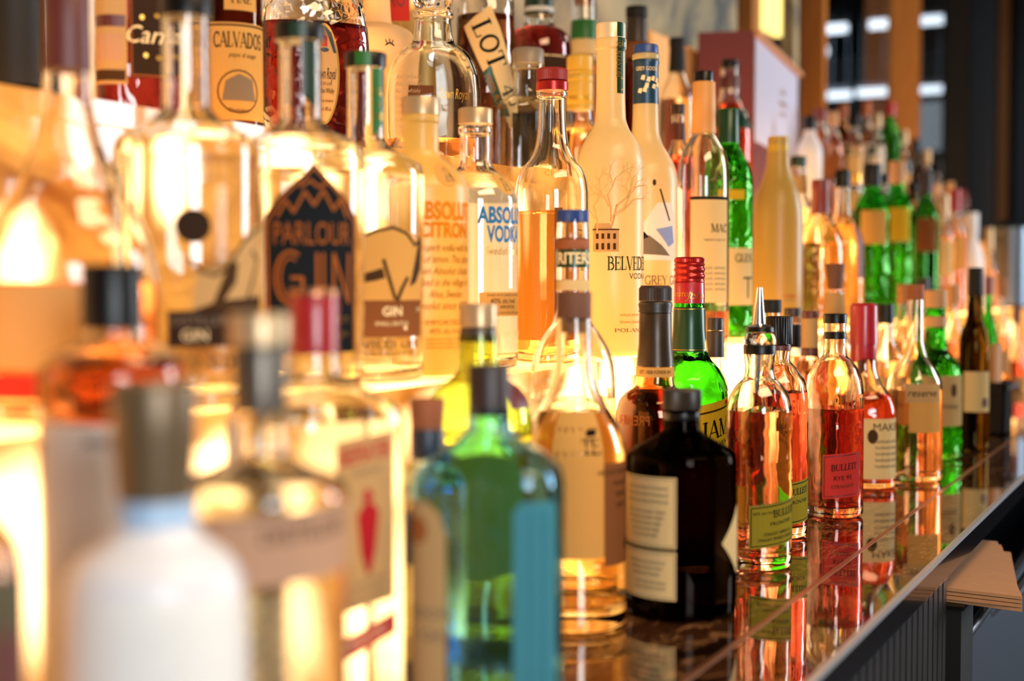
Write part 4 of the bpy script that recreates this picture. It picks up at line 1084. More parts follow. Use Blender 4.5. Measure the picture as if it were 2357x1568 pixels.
round_gin('gin_bottle', 'wide clear gin bottle with green strip over black cap and bear drawing', 845, 152,
  [('cap', 'black', [(123, 48), (158, 47)])],
  [dict(name='cap_strip', mat='green', phi=-8, w=16, y0=125, y1=157, off=.0030),
   dict(name='neck_ribbon', mat='green', phi=38, w=15, y0=162, y1=318, shape=[(162, -15, 15), (288, -15, 15), (318, -15, -13)], art=[('T', 'G', 2, 224, 18, 'gold'), ('T', 'I', 2, 252, 18, 'gold'), ('T', 'N', 2, 280, 18, 'gold')]),
   dict(name='art_label', mat='paper_orange', phi=26, w=96, y0=530, y1=690, shape=[(528, -10, 30), (540, -50, 62), (560, -84, 84), (600, -88, 96), (690, -90, 96)],
     art=[('L', [(-78, 552), (-40, 536), (0, 528), (36, 540), (64, 566), (78, 560), (84, 548)], 7, 'ink_brown'), ('P', [(84, 546), (94, 560), (92, 620), (70, 650), (48, 660), (60, 640), (78, 600)], 'ink_brown'),
          ('P', [(-82, 636), (-64, 640), (-40, 628), (-24, 618), (-18, 640), (-40, 646), (-74, 652)], 'ink_brown'), ('L', [(-22, 600), (-6, 650), (6, 686)], 8, 'ink_brown'), ('L', [(40, 640), (24, 664), (12, 690)], 9, 'ink_brown')]),
   dict(name='label', mat='paper_brown', phi=26, w=94, y0=690, y1=772, art=[('T', 'GIN', 0, 724, 20, 'ink_cream', {'weight': .02}), ('T', 'SMALL BATCH', 0, 746, 9, 'ink_cream'), ('P', ellipse(34, 752, 5), 'ink_cream'), ('T', '375', 80, 716, 9, 'ink_cream'), ('T', '43%', -80, 750, 9, 'ink_cream')]),
   dict(name='lettering', mat=None, phi=22, w=90, y0=775, y1=815, art=[('T', 'WILD LIFE', 6, 796, 17, 'ink_brown', {'fit': 170}), ('T', 'DISTILLERY', 0, 812, 9, 'ink_brown', {'fit': 130})])], 405, a=.666)
def apothecary(label, u, ytop, capr, neckr, r, mat, liq, cap, labels, lm='water'):
    return B('vodka_bottle', label, u, .666, 1, [(ytop + 40, neckr), (ytop + 46, neckr + 3), (ytop + 56, neckr + 3), (ytop + 62, neckr), (ytop + 118, neckr), (ytop + 136, neckr * 1.12), (ytop + 158, r * .66), (ytop + 185, r * .9), (ytop + 215, r), (ytop + 590, r)],
             mat, liquid=liq, group=LS, solid=(liq is None), parts=[cap], labels=labels)
apothecary('frosted lemon vodka bottle with orange printed lettering and brushed cap', 970, 225, 44, 41, 110, 'frost_lemon', None,
  ('cap', 'champagne', [(225, 44), (266, 44)]),
  [dict(name='lettering', mat=None, phi=30, w=90, y0=460, y1=800, art=[('T', 'ABSOLUT', 4, 508, 38, 'ink_lemon', {'fit': 158, 'weight': .04}), ('T', 'CITRON', 4, 548, 32, 'ink_lemon', {'fit': 132, 'weight': .04})]
     + [('T', s, 4 - 6 * (i % 2), 580 + 26 * i, 17, 'ink_amber', {'shear': .4, 'fit': w_}) for i, (s, w_) in enumerate((('A superb vodka with the', 150), ('taste of lemon. This citrus', 166), ('is an Absolut classic', 146), ('Crafted in the village of', 160), ('Ahus, Sweden.', 90), ('Absolut since 1879', 146)))]
     + [('T', 'IMPORTED', -4, 745, 11, 'ink_amber', {'fit': 90}), ('T', '40% alc./vol.', 0, 764, 11, 'ink_amber', {'fit': 80})] + [('T', 'LEMON FLAVOURED VODKA', 0, 780 + 9 * i, 5, 'ink_amber', {'fit': 96}) for i in range(3)]),
   dict(name='medallion', mat='paper_orange', phi=36, w=28, y0=378, y1=434, off=.0012, shape=[(406 + 28 * math.sin(-PI / 2 + PI * i / 12), -28 * math.cos(-PI / 2 + PI * i / 12), 28 * math.cos(-PI / 2 + PI * i / 12)) for i in range(13)],
     art=[('P', [(-8, 398), (-2, 390), (6, 392), (8, 402), (4, 410), (14, 422), (-6, 424), (-4, 412)], 'ink')])])
apothecary('clear vodka bottle with blue printed lettering and grey metal cap', 1095, 250, 39, 36, 98, 'clear', (437, 'water'),
  ('cap', 'champagne', [(250, 39), (286, 39)]),
  [dict(name='glow_panel', mat='glow_film', phi=180, w=86, y0=438, y1=815),  # white sheet put in for the riser glow seen through the bottle
   dict(name='lettering', mat=None, phi=40, w=90, y0=460, y1=640, art=[('T', 'ABSOLUT', 10, 516, 35, 'ink_blue', {'fit': 150, 'weight': .04}), ('T', 'VODKA', 8, 558, 35, 'ink_blue', {'fit': 104, 'weight': .04}), ('T', 'Swedish vodka', 6, 588, 18, 'gold', {'shear': .35, 'fit': 110})]),
   dict(name='label', mat='paper_orange', phi=42, w=64, y0=672, y1=726, art=[('T', 'MADE WITH SWEDISH WATER', 4, 681, 4.5, 'ink_brown', {'fit': 100}), ('T', '40% alc./vol.', 0, 697, 11, 'ink_brown', {'fit': 78}), ('T', 'IMPORTED', 10, 709, 7, 'ink_brown'), ('T', 'PRODUCED & BOTTLED IN THE VILLAGE', 4, 721, 4.5, 'ink_brown', {'fit': 108})]),
   dict(name='base_lettering', mat=None, phi=42, w=60, y0=755, y1=775, art=[('T', 'COUNTRY OF SWEDEN', 0, 772, 11, 'ink_cream')]),
   dict(name='medallion', mat='paper_orange', phi=50, w=25, y0=402, y1=452, off=.0012, shape=[(427 + 25 * math.sin(-PI / 2 + PI * i / 12), -25 * math.cos(-PI / 2 + PI * i / 12), 25 * math.cos(-PI / 2 + PI * i / 12)) for i in range(13)],
     art=[('P', [(-7, 420), (-2, 413), (5, 415), (7, 423), (4, 430), (12, 441), (-6, 443), (-4, 431)], 'ink')])])
B('vodka_bottle', 'clear tall-shouldered bottle with knurled red cap and amber spirit', 1270, .645, 1,
  [(205, 31), (214, 36), (222, 36), (228, 31), (290, 33), (335, 39), (365, 52), (392, 72), (420, 82), (450, 85), (815, 86)], 'clear', liquid=(488, 'gold_liquid'), group=LS,
  parts=[('cap', 'red_cap', [(158, 33), (163, 36), (186, 36)], {'knurl': 54}), ('cap_ring', 'red_metal', [(187, 35), (191, 37), (210, 37)])],
  labels=[dict(name='back_label', mat='paper_orange', phi=180, w=74, y0=490, y1=785), dict(name='side_label', mat='paper_brown', phi=10, w=9, y0=482, y1=770), dict(name='embossed_lettering', mat=None, phi=10, w=50, y0=395, y1=412, art=[('T', 'CIROC', 0, 410, 14, 'glass_emboss')])])
branch = []
def twig(x, y, ang, ln, w, d):
    x2, y2 = x + ln * math.sin(ang), y - ln * math.cos(ang)
    branch.append(('L', [(x, y), ((x + x2) / 2 + ln * .06, (y + y2) / 2), (x2, y2)], w, 'frost_etch'))
    if d:
        for s_ in (-1, 1):
            twig(x + (x2 - x) * (.55 if s_ < 0 else 1), y + (y2 - y) * (.55 if s_ < 0 else 1), ang + s_ * (.38 + .25 * random.random()), ln * .68, w * .66, d - 1)
twig(-40, 560, .35, 90, 5, 5); twig(-20, 500, .9, 60, 3.4, 4); twig(-50, 540, -.1, 60, 3.4, 4)
B('vodka_bottle', 'tall frosted vodka bottle with etched bare tree, palace and green neck strip', 1404, .645, 1,
  [(88, 33), (96, 36), (112, 36), (118, 33), (200, 33), (272, 35), (296, 42), (318, 56), (345, 69), (380, 76), (815, 76)], 'frost_warm', group=LS, solid=True,
  parts=[('cap', 'champagne_pale', [(54, 33), (60, 34), (90, 34)])],
  labels=[dict(name='neck_strip', mat='green_foil', phi=44, w=11, y0=90, y1=218, off=.0009, art=[('S', 'BELVEDERE', 0, 140, 13, 'gold', {'rot': 90, 'fit': 84}), ('T', 'POLISH VODKA', 0, 198, 4, 'gold', {'rot': 90}), ('P', [(-4, 186), (0, 180), (4, 186)], 'gold'), ('P', [(-4, 208), (0, 214), (4, 208)], 'gold')]),
          dict(name='cap_strip', mat='green_foil', phi=44, w=11, y0=56, y1=88, off=.0009),
          dict(name='etched_tree', mat=None, phi=18, w=70, y0=360, y1=560, art=branch),
          dict(name='palace_print', mat='paper_tan', phi=-8, w=30, y0=518, y1=582, shape=[(517, -24, 10), (528, -28, 14), (530, -30, 30), (581, -30, 30)],
               art=[('P', [(-22 + 13 * i, 540), (-16 + 13 * i, 540), (-16 + 13 * i, 552), (-22 + 13 * i, 552)], 'ink_brown') for i in range(4)] + [('P', [(-22 + 13 * i, 562), (-16 + 13 * i, 562), (-16 + 13 * i, 576), (-22 + 13 * i, 576)], 'ink_brown') for i in range(4)] + [('L', [(-30, 531), (30, 531)], 2.5, 'ink_brown')]),
          dict(name='lettering', mat=None, phi=36, w=80, y0=585, y1=780, art=[('S', 'BELVEDERE', 16, 622, 30, 'ink_green', {'fit': 140}), ('T', 'VODKA', 30, 642, 13, 'ink_green', {'fit': 66}), ('T', 'DISTILLED AND BOTTLED', 10, 726, 5, 'ink_amber', {'fit': 70}), ('T', 'POLMOS ZYRARDOW', 10, 742, 5, 'ink_amber', {'fit': 70}), ('S', 'POLAND', 4, 762, 8, 'ink_grey', {'fit': 84})])])
B('vodka_bottle', 'frosted vodka bottle with navy neck foil and flying goose picture', 1484, .668, 1,
  [(124, 27), (128, 31), (136, 31), (142, 28), (240, 29), (300, 31), (330, 38), (358, 54), (390, 69), (425, 74), (800, 74)], 'frost_warm', group=LS, solid=True,
  parts=[('cap', 'blue', [(104, 28), (124, 29)]), ('neck_foil', 'blue_foil', [(138, 30), (146, 31), (154, 29), (241, 29.8)])],
  labels=[dict(name='foil_print', mat=None, phi=6, w=28, y0=150, y1=230, off=.0011, art=[('T', 'GREY GOOSE', 0, 166, 9, 'ink_cream', {'fit': 52})] + [('P', [(x_, y_), (x_ + 3, y_ - 9), (x_ + 5, y_ - 2), (x_ + 10, y_ - 9), (x_ + 8, y_ + 3)], 'ink_cream') for x_, y_ in ((-14, 186), (-2, 190), (8, 188), (18, 192), (-6, 204), (10, 206), (20, 202), (-20, 216), (-10, 214))]),
          dict(name='picture_print', mat='paper_white', phi=14, w=62, y0=470, y1=600, shape=[(470, 10, 50), (500, -10, 60), (540, -40, 62), (600, -60, 62)],
               art=[('P', [(6, 530), (52, 522), (58, 560), (40, 570)], 'ink_sky'), ('P', [(-56, 560), (-30, 540), (-8, 545), (20, 566), (44, 590), (10, 586), (-20, 575), (-50, 585)], 'ink_grey'), ('P', [(-44, 548), (-20, 536), (-10, 548), (-30, 556)], 'ink')]),
          dict(name='goose_print', mat=None, phi=8, w=40, y0=400, y1=450, art=[('P', ellipse(10, 425, 4, 7), 'ink_brown'), ('L', [(24, 440), (34, 470), (50, 510)], 4, 'ink_brown')]),
          dict(name='lettering', mat=None, phi=30, w=70, y0=630, y1=660, art=[('S', 'GREY GOOSE', 26, 655, 20, 'ink_grey', {'fit': 132})])])
B('whisky_bottle', 'clear whisky bottle with tan neck wrap and plain cream label', 1617, .652, 1,
  [(186, 22), (250, 25), (308, 27), (330, 38), (352, 50), (385, 57), (420, 59), (775, 60)], 'clear', liquid=(716, 'rose'), group=LS,
  parts=[('cap', 'black', [(165, 22), (188, 22)]), ('neck_wrap', 'tan_wrap', [(189, 26), (214, 26.5), (215, 27), (266, 27.5), (267, 27), (308, 28)])],
  labels=[dict(name='label', mat='paper_cream', phi=18, w=48, y0=455, y1=696, art=[('L', [(-48, 459), (48, 459)], 7, 'ink'), ('S', 'MAC', 22, 536, 18, 'ink'), ('T', 'highland single malt', 12, 556, 6, 'ink_grey', {'fit': 56})] + [('T', 'scotch whisky', 6, 620 + 12 * i, 6, 'ink_grey', {'fit': 70}) for i in range(5)])])
B('whisky_bottle', 'green whisky bottle with dark foil neck and cream label behind the tan-wrapped bottle', 1674, .685, 1,
  [(250, 22), (330, 23), (352, 34), (385, 50), (425, 57), (765, 58)], 'bottle_green', liquid=(420, 'gold_liquid'), group=LS,
  parts=[('neck_foil', 'green_foil', [(252, 23.5), (330, 24.5)])],
  labels=[dict(name='label', mat='paper_cream', phi=28, w=46, y0=572, y1=702, art=[('S', 'GLEN', 14, 604, 18, 'ink'), ('L', [(10, 640), (40, 640)], 4, 'ink'), ('L', [(24, 640), (24, 685)], 4, 'ink')]), dict(name='shoulder_label', mat='paper_yellow', phi=14, w=26, y0=440, y1=462)])
B('cream_liqueur_bottle', 'matte cream-yellow skittle-shaped bottle in front of the maroon box', 1788, .652, 1,
  [(318, 22), (322, 24), (350, 24), (352, 25), (376, 26), (410, 34), (445, 48), (480, 56), (520, 58), (750, 58)], 'cream_glaze', group=LS, solid=True,
  parts=[('cap', 'yellow_capsule', [(315, 23.5), (350, 24.5)])],
  labels=[dict(name='label', mat=None, phi=30, w=30, y0=670, y1=700, art=[('T', 'cream', 0, 684, 9, 'ink_red'), ('L', [(-14, 690), (14, 690)], 1.5, 'ink_grey')])])
B('whisky_bottle', 'clear bottle with ribbed red capsule beyond the cream-yellow bottle', 1885, .652, 1,
  [(480, 20), (492, 22), (508, 30), (535, 46), (575, 56), (740, 56)], 'clear_warm', liquid=(560, 'whisky_pale'), group=LS, seg=32,
  parts=[('capsule', 'capsule_red', [(414, 20), (440, 20.5), (442, 20), (466, 21), (468, 20.5), (492, 22)])])
B('whisky_bottle', 'clear bottle of pale whisky with dark stopper and narrow red side label', 1936, .66, 1,
  [(430, 18), (480, 19), (505, 26), (535, 42), (570, 50), (725, 51)], 'clear_warm', liquid=(520, 'whisky_pale'), group=LS, seg=32,
  parts=[('cap', 'black', [(392, 18), (432, 19)])], labels=[dict(name='label', mat='burgundy', phi=60, w=12, y0=520, y1=640)])
far = [
 (2004, .66, 378, 42, 'black', 'bottle_green', 'gold_liquid', 'paper_orange', 'green bottle with dark cap and small oval cream label'),
 (2062, .67, 372, 36, 'tan_plain', 'bottle_green', 'gold_liquid', 'paper_yellow', 'green bottle with orange-tan cap and yellow label'),
 (2128, .66, 395, 32, 'dark_brown', 'deep_green', 'water', 'paper_brown', 'deep green bottle with dark brown neck'),
 (2168, .65, 448, 28, 'champagne', 'clear', 'whisky_pale', 'paper_cream', 'pale clear bottle with silver cap right of the deep green bottle'),
 (2196, .66, 436, 26, 'red', 'clear', 'peach', 'paper_orange', 'peach coloured bottle with red cap'),
 (2236, .65, 490, 27, 'frost_white', 'frost_white', None, None, 'white bottle with white cap near the far end'),
 (2274, .66, 525, 22, 'champagne', 'clear', 'rose', 'label_rose', 'pale pink bottle with silver cap beyond the white bottle')]
for u, a, y0, r, cap, g, lq, lm, lb in far:
    B('spirit_bottle', lb + ' on the lower shelf', u, a, 1, [(y0 + 20, r * .42), (y0 + 60, r * .46), (y0 + 80, r * .7), (y0 + 105, r * .95), (y0 + 125, r), (y0 + 210, r)], g, liquid=(y0 + 100, lq) if lq else None, solid=lq is None, group=LS, seg=28,
      parts=[('cap', cap, [(y0, r * .5), (y0 + 52, r * .5)])],
      labels=[dict(name='label', mat=lm, phi=8, w=r * .75, y0=y0 + 108, y1=y0 + 185)] if lm else [])
far2 = [
 (1560, .735, 240, 24, 'dark_brown', 'clear_warm', 'rye', 'maroon', 'amber bottle with dark cap and maroon neck label behind the tan-wrapped bottle'),
 (1835, .735, 360, 30, 'green_dark', 'clear', 'whisky_pale', 'paper_tan', 'clear bottle with green neck band behind the cream-yellow bottle'),
 (1962, .73, 398, 30, 'gold', 'clear', 'gold_liquid', 'paper_cream', 'golden bottle with brass cap in the second row'),
 (2030, .735, 400, 26, 'black', 'clear', 'amber', 'paper_dark', 'amber bottle with black cap in the second row'),
 (2100, .735, 420, 25, 'black', 'smoke', 'cherry', 'paper_tan', 'dark bottle with tan label in the second row'),
 (2150, .735, 425, 24, 'tan_plain', 'clear', 'peach', 'paper_cream', 'peach bottle with tan cap in the second row'),
 (2215, .735, 455, 20, 'maroon', 'clear', 'amber', 'label_rose', 'amber bottle with maroon cap in the second row')]
for u, a, y0, r, cap, g, lq, lm, lb in far2:
    B('spirit_bottle', lb + ' of the lower shelf' if 'second row' in lb else lb, u, a, 1, [(y0 + 20, r * .5), (y0 + 80, r * .6), (y0 + 110, r), (y0 + 150, r * 1.3), (y0 + 240, r * 1.3)], g, liquid=(y0 + 120, lq), group=LS, seg=28,
      parts=[('cap', cap, [(y0, r * .6), (y0 + 25, r * .6)]), ('neck_label', lm, [(y0 + 44, r * .62), (y0 + 84, r * .72)])])

# ------------------------------------------------------------------ upper lit shelf
B('wine_bottle', 'tall near-black bottle at the upper left corner', 30, .87, 2, [(-260, 24), (-150, 26), (-90, 60), (-40, 68), (245, 68)], 'blackglass', group=US, solid=True,
  parts=[('capsule', 'black_matte', [(-290, 27), (-170, 28)])], labels=[dict(name='label', mat='black_matte', phi=10, w=58, y0=0, y1=200)])
B('liqueur_bottle', 'reddish liqueur bottle with cream and brown labels at upper left', 305, .865, 2, [(-190, 26), (-90, 28), (-60, 60), (-30, 80), (280, 82)], 'clear_warm', liquid=(-20, 'cherry'), n=4, ky=.8, rz=8, group=US,
  parts=[('cap', 'black', [(-225, 30), (-170, 30)])],
  labels=[dict(name='label', mat='paper_tan', phi=-38, w=42, y0=-20, y1=204, art=[('S', 'DOS', 4, 6, 26, 'ink'), ('P', [(-38, 48), (38, 48), (38, 74), (-38, 74)], 'maroon'), ('P', [(-30, 90), (30, 90), (30, 150), (-30, 150)], 'label_rose'), ('P', [(-38, 172), (38, 172), (38, 196), (-38, 196)], 'ink_brown')]),
          dict(name='brown_label', mat='paper_dark', phi=34, w=52, y0=-20, y1=186, off=.001, art=[('T', 'Cam', -8, 108, 40, 'ink_cream', {'shear': .3}), ('L', [(-48, -16), (48, -16), (48, 182), (-48, 182), (-48, -16)], 3, 'ink_copper'), ('P', ellipse(-20, 50, 6), 'gold'), ('P', ellipse(14, 44, 6), 'gold'), ('P', ellipse(-12, 136, 6), 'gold'), ('P', ellipse(16, 140, 6), 'gold')])])
B('brandy_bottle', 'dark brandy bottle with engraved cream label left of the red cut-glass flask', 530, .862, 2, [(-160, 24), (-80, 26), (-50, 56), (-20, 74), (320, 76)], 'smoke', liquid=(-10, 'rye'), group=US,
  parts=[('capsule', 'capsule_red', [(-190, 27), (-90, 28)])],
  labels=[dict(name='label', mat='paper_orange', phi=16, w=84, y0=64, y1=284, art=[('S', 'CALVADOS', 4, 120, 34, 'ink', {'fit': 124}), ('L', [(-80, 70), (80, 70)], 4, 'ink_brown'), ('L', arc(0, 220, 48, 48, 0, 360, 20), 3, 'ink_brown'), ('P', [(-38, 240), (-30, 196), (-10, 206), (0, 180), (14, 204), (32, 192), (40, 240)], 'ink_grey'), ('T', 'pays d auge', 10, 142, 10, 'ink_brown', {'shear': .3}), ('T', 'Domaine', 0, 266, 9, 'ink_brown')]),
          dict(name='upper_label', mat='paper_orange', phi=22, w=40, y0=-20, y1=36, art=[('S', 'FINE', 0, 20, 20, 'ink_brown')])])
b = B('whisky_bottle', 'round cut-glass flask of red whisky with oval crested label', 725, .872, 2,
  [(-190, 32), (-110, 34), (-80, 46), (-50, 78), (-10, 106), (50, 122), (120, 128), (240, 126), (330, 108)], 'cut_glass', liquid=(58, 'cherry'), n=2.4, ky=.5, rz=14, group=US,
  parts=[('cap', 'gold', [(-240, 36), (-165, 36)])],
  labels=[dict(name='label', mat='paper_tan', phi=20, w=60, y0=66, y1=292, off=.001, shape=[(178 + 112 * math.sin(-PI / 2 + PI * i / 16), -58 * math.cos(-PI / 2 + PI * i / 16), 58 * math.cos(-PI / 2 + PI * i / 16)) for i in range(17)],
     art=[('L', [(58 * math.cos(2 * PI * i / 36), 178 + 112 * math.sin(2 * PI * i / 36)) for i in range(37)], 6, 'gold'), ('P', [(-30, 84), (-2, 70), (-38, 130), (-48, 130)], 'navy'), ('P', [(30, 84), (2, 70), (38, 130), (48, 130)], 'navy'),
          ('P', [(-12, 94), (-6, 100), (0, 90), (6, 100), (12, 94), (12, 116), (-12, 116)], 'ink_red'), ('P', ellipse(0, 124, 18, 5), 'navy'), ('T', 'Crown Royal', 2, 190, 26, 'ink', {'shear': .3, 'fit': 92}), ('T', 'FINE DE LUXE', 0, 204, 7, 'ink_brown'), ('T', 'Canadian Whisky', 0, 222, 12, 'ink', {'shear': .3, 'fit': 80}), ('T', 'distilling company', 0, 242, 7, 'ink_brown'), ('T', '750 mL 40% alc.', 0, 262, 9, 'ink', {'fit': 60})])])
B('liqueur_bottle', 'opaque cream bottle behind the cut-glass flask', 868, .985, 2, [(-120, 28), (40, 33), (56, 36), (64, 60), (78, 82), (104, 90), (150, 92), (400, 92)], 'cream_carton', group=US, solid=True,
  parts=[('cap', 'cork', [(-160, 32), (-110, 32)])], labels=[dict(name='lash_mark', mat=None, phi=10, w=20, y0=100, y1=125, art=[('L', [(4, 118), (14, 112), (24, 118)], 3, 'ink'), ('L', [(8, 114), (4, 106)], 2, 'ink'), ('L', [(14, 112), (13, 103)], 2, 'ink'), ('L', [(19, 114), (22, 106)], 2, 'ink')])])
B('wine_bottle', 'gold foiled dark bottle between the flask and the cream bottle', 806, 1.085, 2, [(-100, 24), (0, 26), (40, 38), (90, 42), (400, 42)], 'smoke', group=US, solid=True, parts=[('foil', 'gold', [(-120, 28), (20, 30)])])
B('liqueur_bottle', 'clear bottle with red paper tag behind the glass decanter', 930, 1.06, 2, [(-120, 28), (-60, 30), (-30, 60), (0, 74), (420, 76)], 'clear', liquid=(0, 'gold_liquid'), group=US,
  parts=[('cap', 'black', [(-150, 30), (-100, 30)])], labels=[dict(name='label', mat='paper_red', phi=-20, w=40, y0=-30, y1=62, art=[('T', 'ORO', 0, 30, 40, 'burgundy', {'fit': 60})])])
b = B('decanter', 'nearly empty faceted clear decanter with a ball stopper', 998, .868, 2,
  [(26, 40), (32, 47), (40, 47), (46, 42), (70, 44), (100, 50), (116, 72), (140, 92), (180, 105), (230, 109), (300, 108), (380, 100)], 'clear', liquid=(322, 'peach'), n=2.6, ky=.55, rz=10, group=US,
  parts=[('stopper', 'cut_glass', [(-38, 14), (-28, 34), (-8, 46), (10, 44), (24, 38)], {'smooth': 1})],
  labels=[dict(name='embossed_lettering', mat=None, phi=32, w=60, y0=200, y1=250, art=[('T', 'Crown Royal', 16, 234, 24, 'gold', {'shear': .3, 'fit': 96})]),
          dict(name='back_label', mat='paper_brown', phi=206, w=50, y0=190, y1=330), dict(name='script_print', mat=None, phi=-40, w=60, y0=150, y1=330, art=[('T', 'fine whisky', 0, 190 + 16 * i, 10, 'ink_grey', {'shear': .3}) for i in range(8)])])
B('whisky_bottle', 'whisky bottle wrapped in a slanting ticket-shaped paper label', 1118, .94, 2, [(-140, 26), (-60, 28), (-30, 50), (10, 66), (400, 68)], 'clear_warm', liquid=(40, 'rum_dark'), group=US,
  parts=[('cap', 'red', [(-170, 28), (-110, 28)])],
  labels=[dict(name='label', mat='paper_cream', phi=0, w=60, y0=25, y1=300, off=.0008, shape=[(27, 6, 14), (50, -26, 22), (70, -54, 32), (300, 52, 116)],
     art=[('S', 'LOT', -10, 122, 44, 'ink', {'rot': -66, 'fit': 112}), ('S', '40', 44, 232, 38, 'ink', {'rot': -66}), ('T', 'RYE WHISKY', -24, 158, 9, 'ink_brown', {'rot': -66, 'fit': 84})]),
   dict(name='green_label', mat='green_foil', phi=0, w=30, y0=163, y1=275, off=.0011, shape=[(163, 8, 13), (178, -8, 17), (275, 32, 54)], art=[('T', '100% RYE', 14, 224, 14, 'ink_copper', {'rot': -66, 'fit': 84})])])
B('tequila_bottle', 'clear shouldered bottle with matte grey cap behind the red-capped bottle', 1215, .86, 2,
  [(144, 33), (150, 37), (160, 37), (166, 33), (212, 34), (222, 42), (234, 60), (252, 69), (405, 70)], 'clear', liquid=(390, 'water'), n=4, ky=.8, rz=24, group=US,
  parts=[('cap', 'grey_cap', [(112, 34), (118, 37), (147, 37)])], labels=[dict(name='back_label', mat='paper_dark', phi=186, w=46, y0=255, y1=392)])
B('whisky_bottle', 'round-shouldered bottle of dark red whisky with striped neck', 1240, .985, 2,
  [(-40, 30), (0, 32), (52, 33), (62, 40), (74, 60), (92, 72), (120, 75), (440, 76)], 'clear', liquid=(66, 'cherry'), group=US,
  parts=[('stopper', 'dark_brown', [(-70, 34), (-30, 34)]), ('neck_band', 'green_dark', [(-20, 33), (36, 34.5)]), ('white_stripe', 'paper_white', [(18, 34.6), (30, 35)])],
  labels=[dict(name='label', mat='paper_dark', phi=0, w=70, y0=134, y1=400, art=[('L', [(-66, 138), (66, 138)], 2, 'ink_cream')])])
B('whisky_bottle', 'clear bottle with long yellow ribbed capsule beside the tall frosted bottle', 1334, .855, 2,
  [(200, 28), (258, 30), (280, 32), (310, 48), (340, 52), (420, 53)], 'clear', liquid=(300, 'whisky_pale'), group=US,
  parts=[('capsule', 'yellow_capsule', [(128, 28), (132, 30), (162, 30), (164, 29), (168, 31), (172, 29), (176, 31), (188, 31), (190, 30), (194, 31), (196, 31), (240, 31), (242, 30), (246, 31), (254, 31)])],
  labels=[dict(name='embossed_print', mat=None, phi=0, w=28, y0=195, y1=240, off=.0014, art=[('T', 'MADE IN', 0, 208, 8, 'gold'), ('T', 'IRELAND', 0, 232, 9, 'gold')])])
B('whisky_bottle', 'clear-necked bottle with green collar behind the yellow capsule', 1343, 1.0, 2,
  [(-60, 26), (48, 28), (90, 30), (130, 31), (170, 52), (440, 54)], 'clear', liquid=(160, 'amber'), group=US,
  parts=[('cork', 'cork_red', [(-80, 30), (10, 22)]), ('green_collar', 'green', [(48, 29.5), (92, 31.5)]), ('neck_label', 'paper_cream', [(93, 31.5), (128, 32.5)])])
B('liqueur_bottle', 'brown bottle with tall black cap and tan labels behind the navy foil', 1464, .90, 2,
  [(40, 22), (140, 25), (150, 40), (180, 48), (440, 50)], 'smoke', liquid=(150, 'rye'), group=US,
  parts=[('cap', 'black_matte', [(16, 25), (40, 25)]), ('neck_label', 'dark_brown', [(41, 24), (98, 26)]), ('label_band', 'paper_brown', [(99, 26.5), (138, 28)])])
B('brandy_bottle', 'clear bottle with slim black neck in front of the cream carton', 1557, .93, 2,
  [(110, 17), (165, 18), (185, 24), (215, 38), (250, 42), (440, 43)], 'clear', liquid=(230, 'whisky_pale'), group=US,
  parts=[('capsule', 'black_matte', [(88, 19), (108, 19), (109, 17.5), (166, 20)])])
B('whisky_bottle', 'maroon-brown bottle with dark stopper in front of the maroon box', 1678, .85, 2,
  [(150, 20), (215, 22), (245, 30), (275, 46), (310, 52), (480, 53)], 'clear', liquid=(240, 'rye'), group=US,
  parts=[('cap', 'black', [(138, 20), (158, 20)]), ('neck_label', 'maroon', [(176, 22), (205, 22.5)]), ('label_band', 'green_foil', [(256, 40), (300, 53)])])
# boxes
def carton(name, label, pts, z0, h, mats, lid=0.0, group=None):
    """upright box from its plan corners"""
    o = root(name, label, 'box', (pts[0][0], pts[0][1], z0))
    P_ = [(p[0] - pts[0][0], p[1] - pts[0][1]) for p in pts]
    return o, P_
def prism(P_, z0, z1):
    n = len(P_); m = MB()
    m.add([(x, y, z0) for x, y in P_] + [(x, y, z1) for x, y in P_], [tuple(range(n - 1, -1, -1)), tuple(range(n, 2 * n))] + [(i, (i + 1) % n, n + (i + 1) % n, n + i) for i in range(n)])
    return m
c0 = at(1735, 200, .905); z2 = TIERZ[2] + .0004
c1 = at(1606, 200, 1.02); c2 = at(1836, 200, .985)
pts = [(c0.x, c0.y), (c2.x, c2.y), (c2.x + c1.x - c0.x, c2.y + c1.y - c0.y), (c1.x, c1.y)]
zt = zof(c0.x, c0.y, 70)
o, P_ = carton('gift_box', 'tall maroon gift box with pale lilac front panel', pts, z2, zt - z2, None)
prism(P_, 0, zt - z2).build('box_body', 'burgundy', o)
e = Vector((P_[1][0], P_[1][1], 0)); nrm = Vector((e.y, -e.x, 0)).normalized()
zp = zof(c0.x, c0.y, 322) - z2
m = MB(); m.obox(e * .02 + Vector((0, 0, zp)), e * .96, nrm * .002, Vector((0, 0, zt - z2 - zp - .012)))
q = m.build('front_panel', 'lilac', o)
m = MB(); m.obox(Vector((0, 0, zt - z2 - .010)) - nrm * .002, e * 1.02, nrm * .014, Vector((0, 0, .010))); m.build('lid_edge', 'label_rose', o)
m = MB()
for (fx, fz, s_) in ((.6, .62, .012), (.6, .5, .02), (.6, .4, .012)): m.obox(e * (fx - s_ * 4) + nrm * .002 + Vector((0, 0, zp + (zt - z2 - zp) * fz)), e * s_ * 8, nrm * .0006, Vector((0, 0, .008)))
m.build('printed_crest', 'gold', o)
c0 = at(1500, 200, 1.04); c1 = at(1608, 200, 1.045); zt = zof(c0.x, c0.y, 54)
pts = [(c0.x, c0.y), (c1.x, c1.y), (c1.x, 1.12), (c0.x, 1.12)]
o, P_ = carton('carton', 'plain cream carton left of the maroon gift box', pts, z2, zt - z2, None)
prism(P_, 0, zt - z2 - .015).build('box_body', 'cream_carton', o)
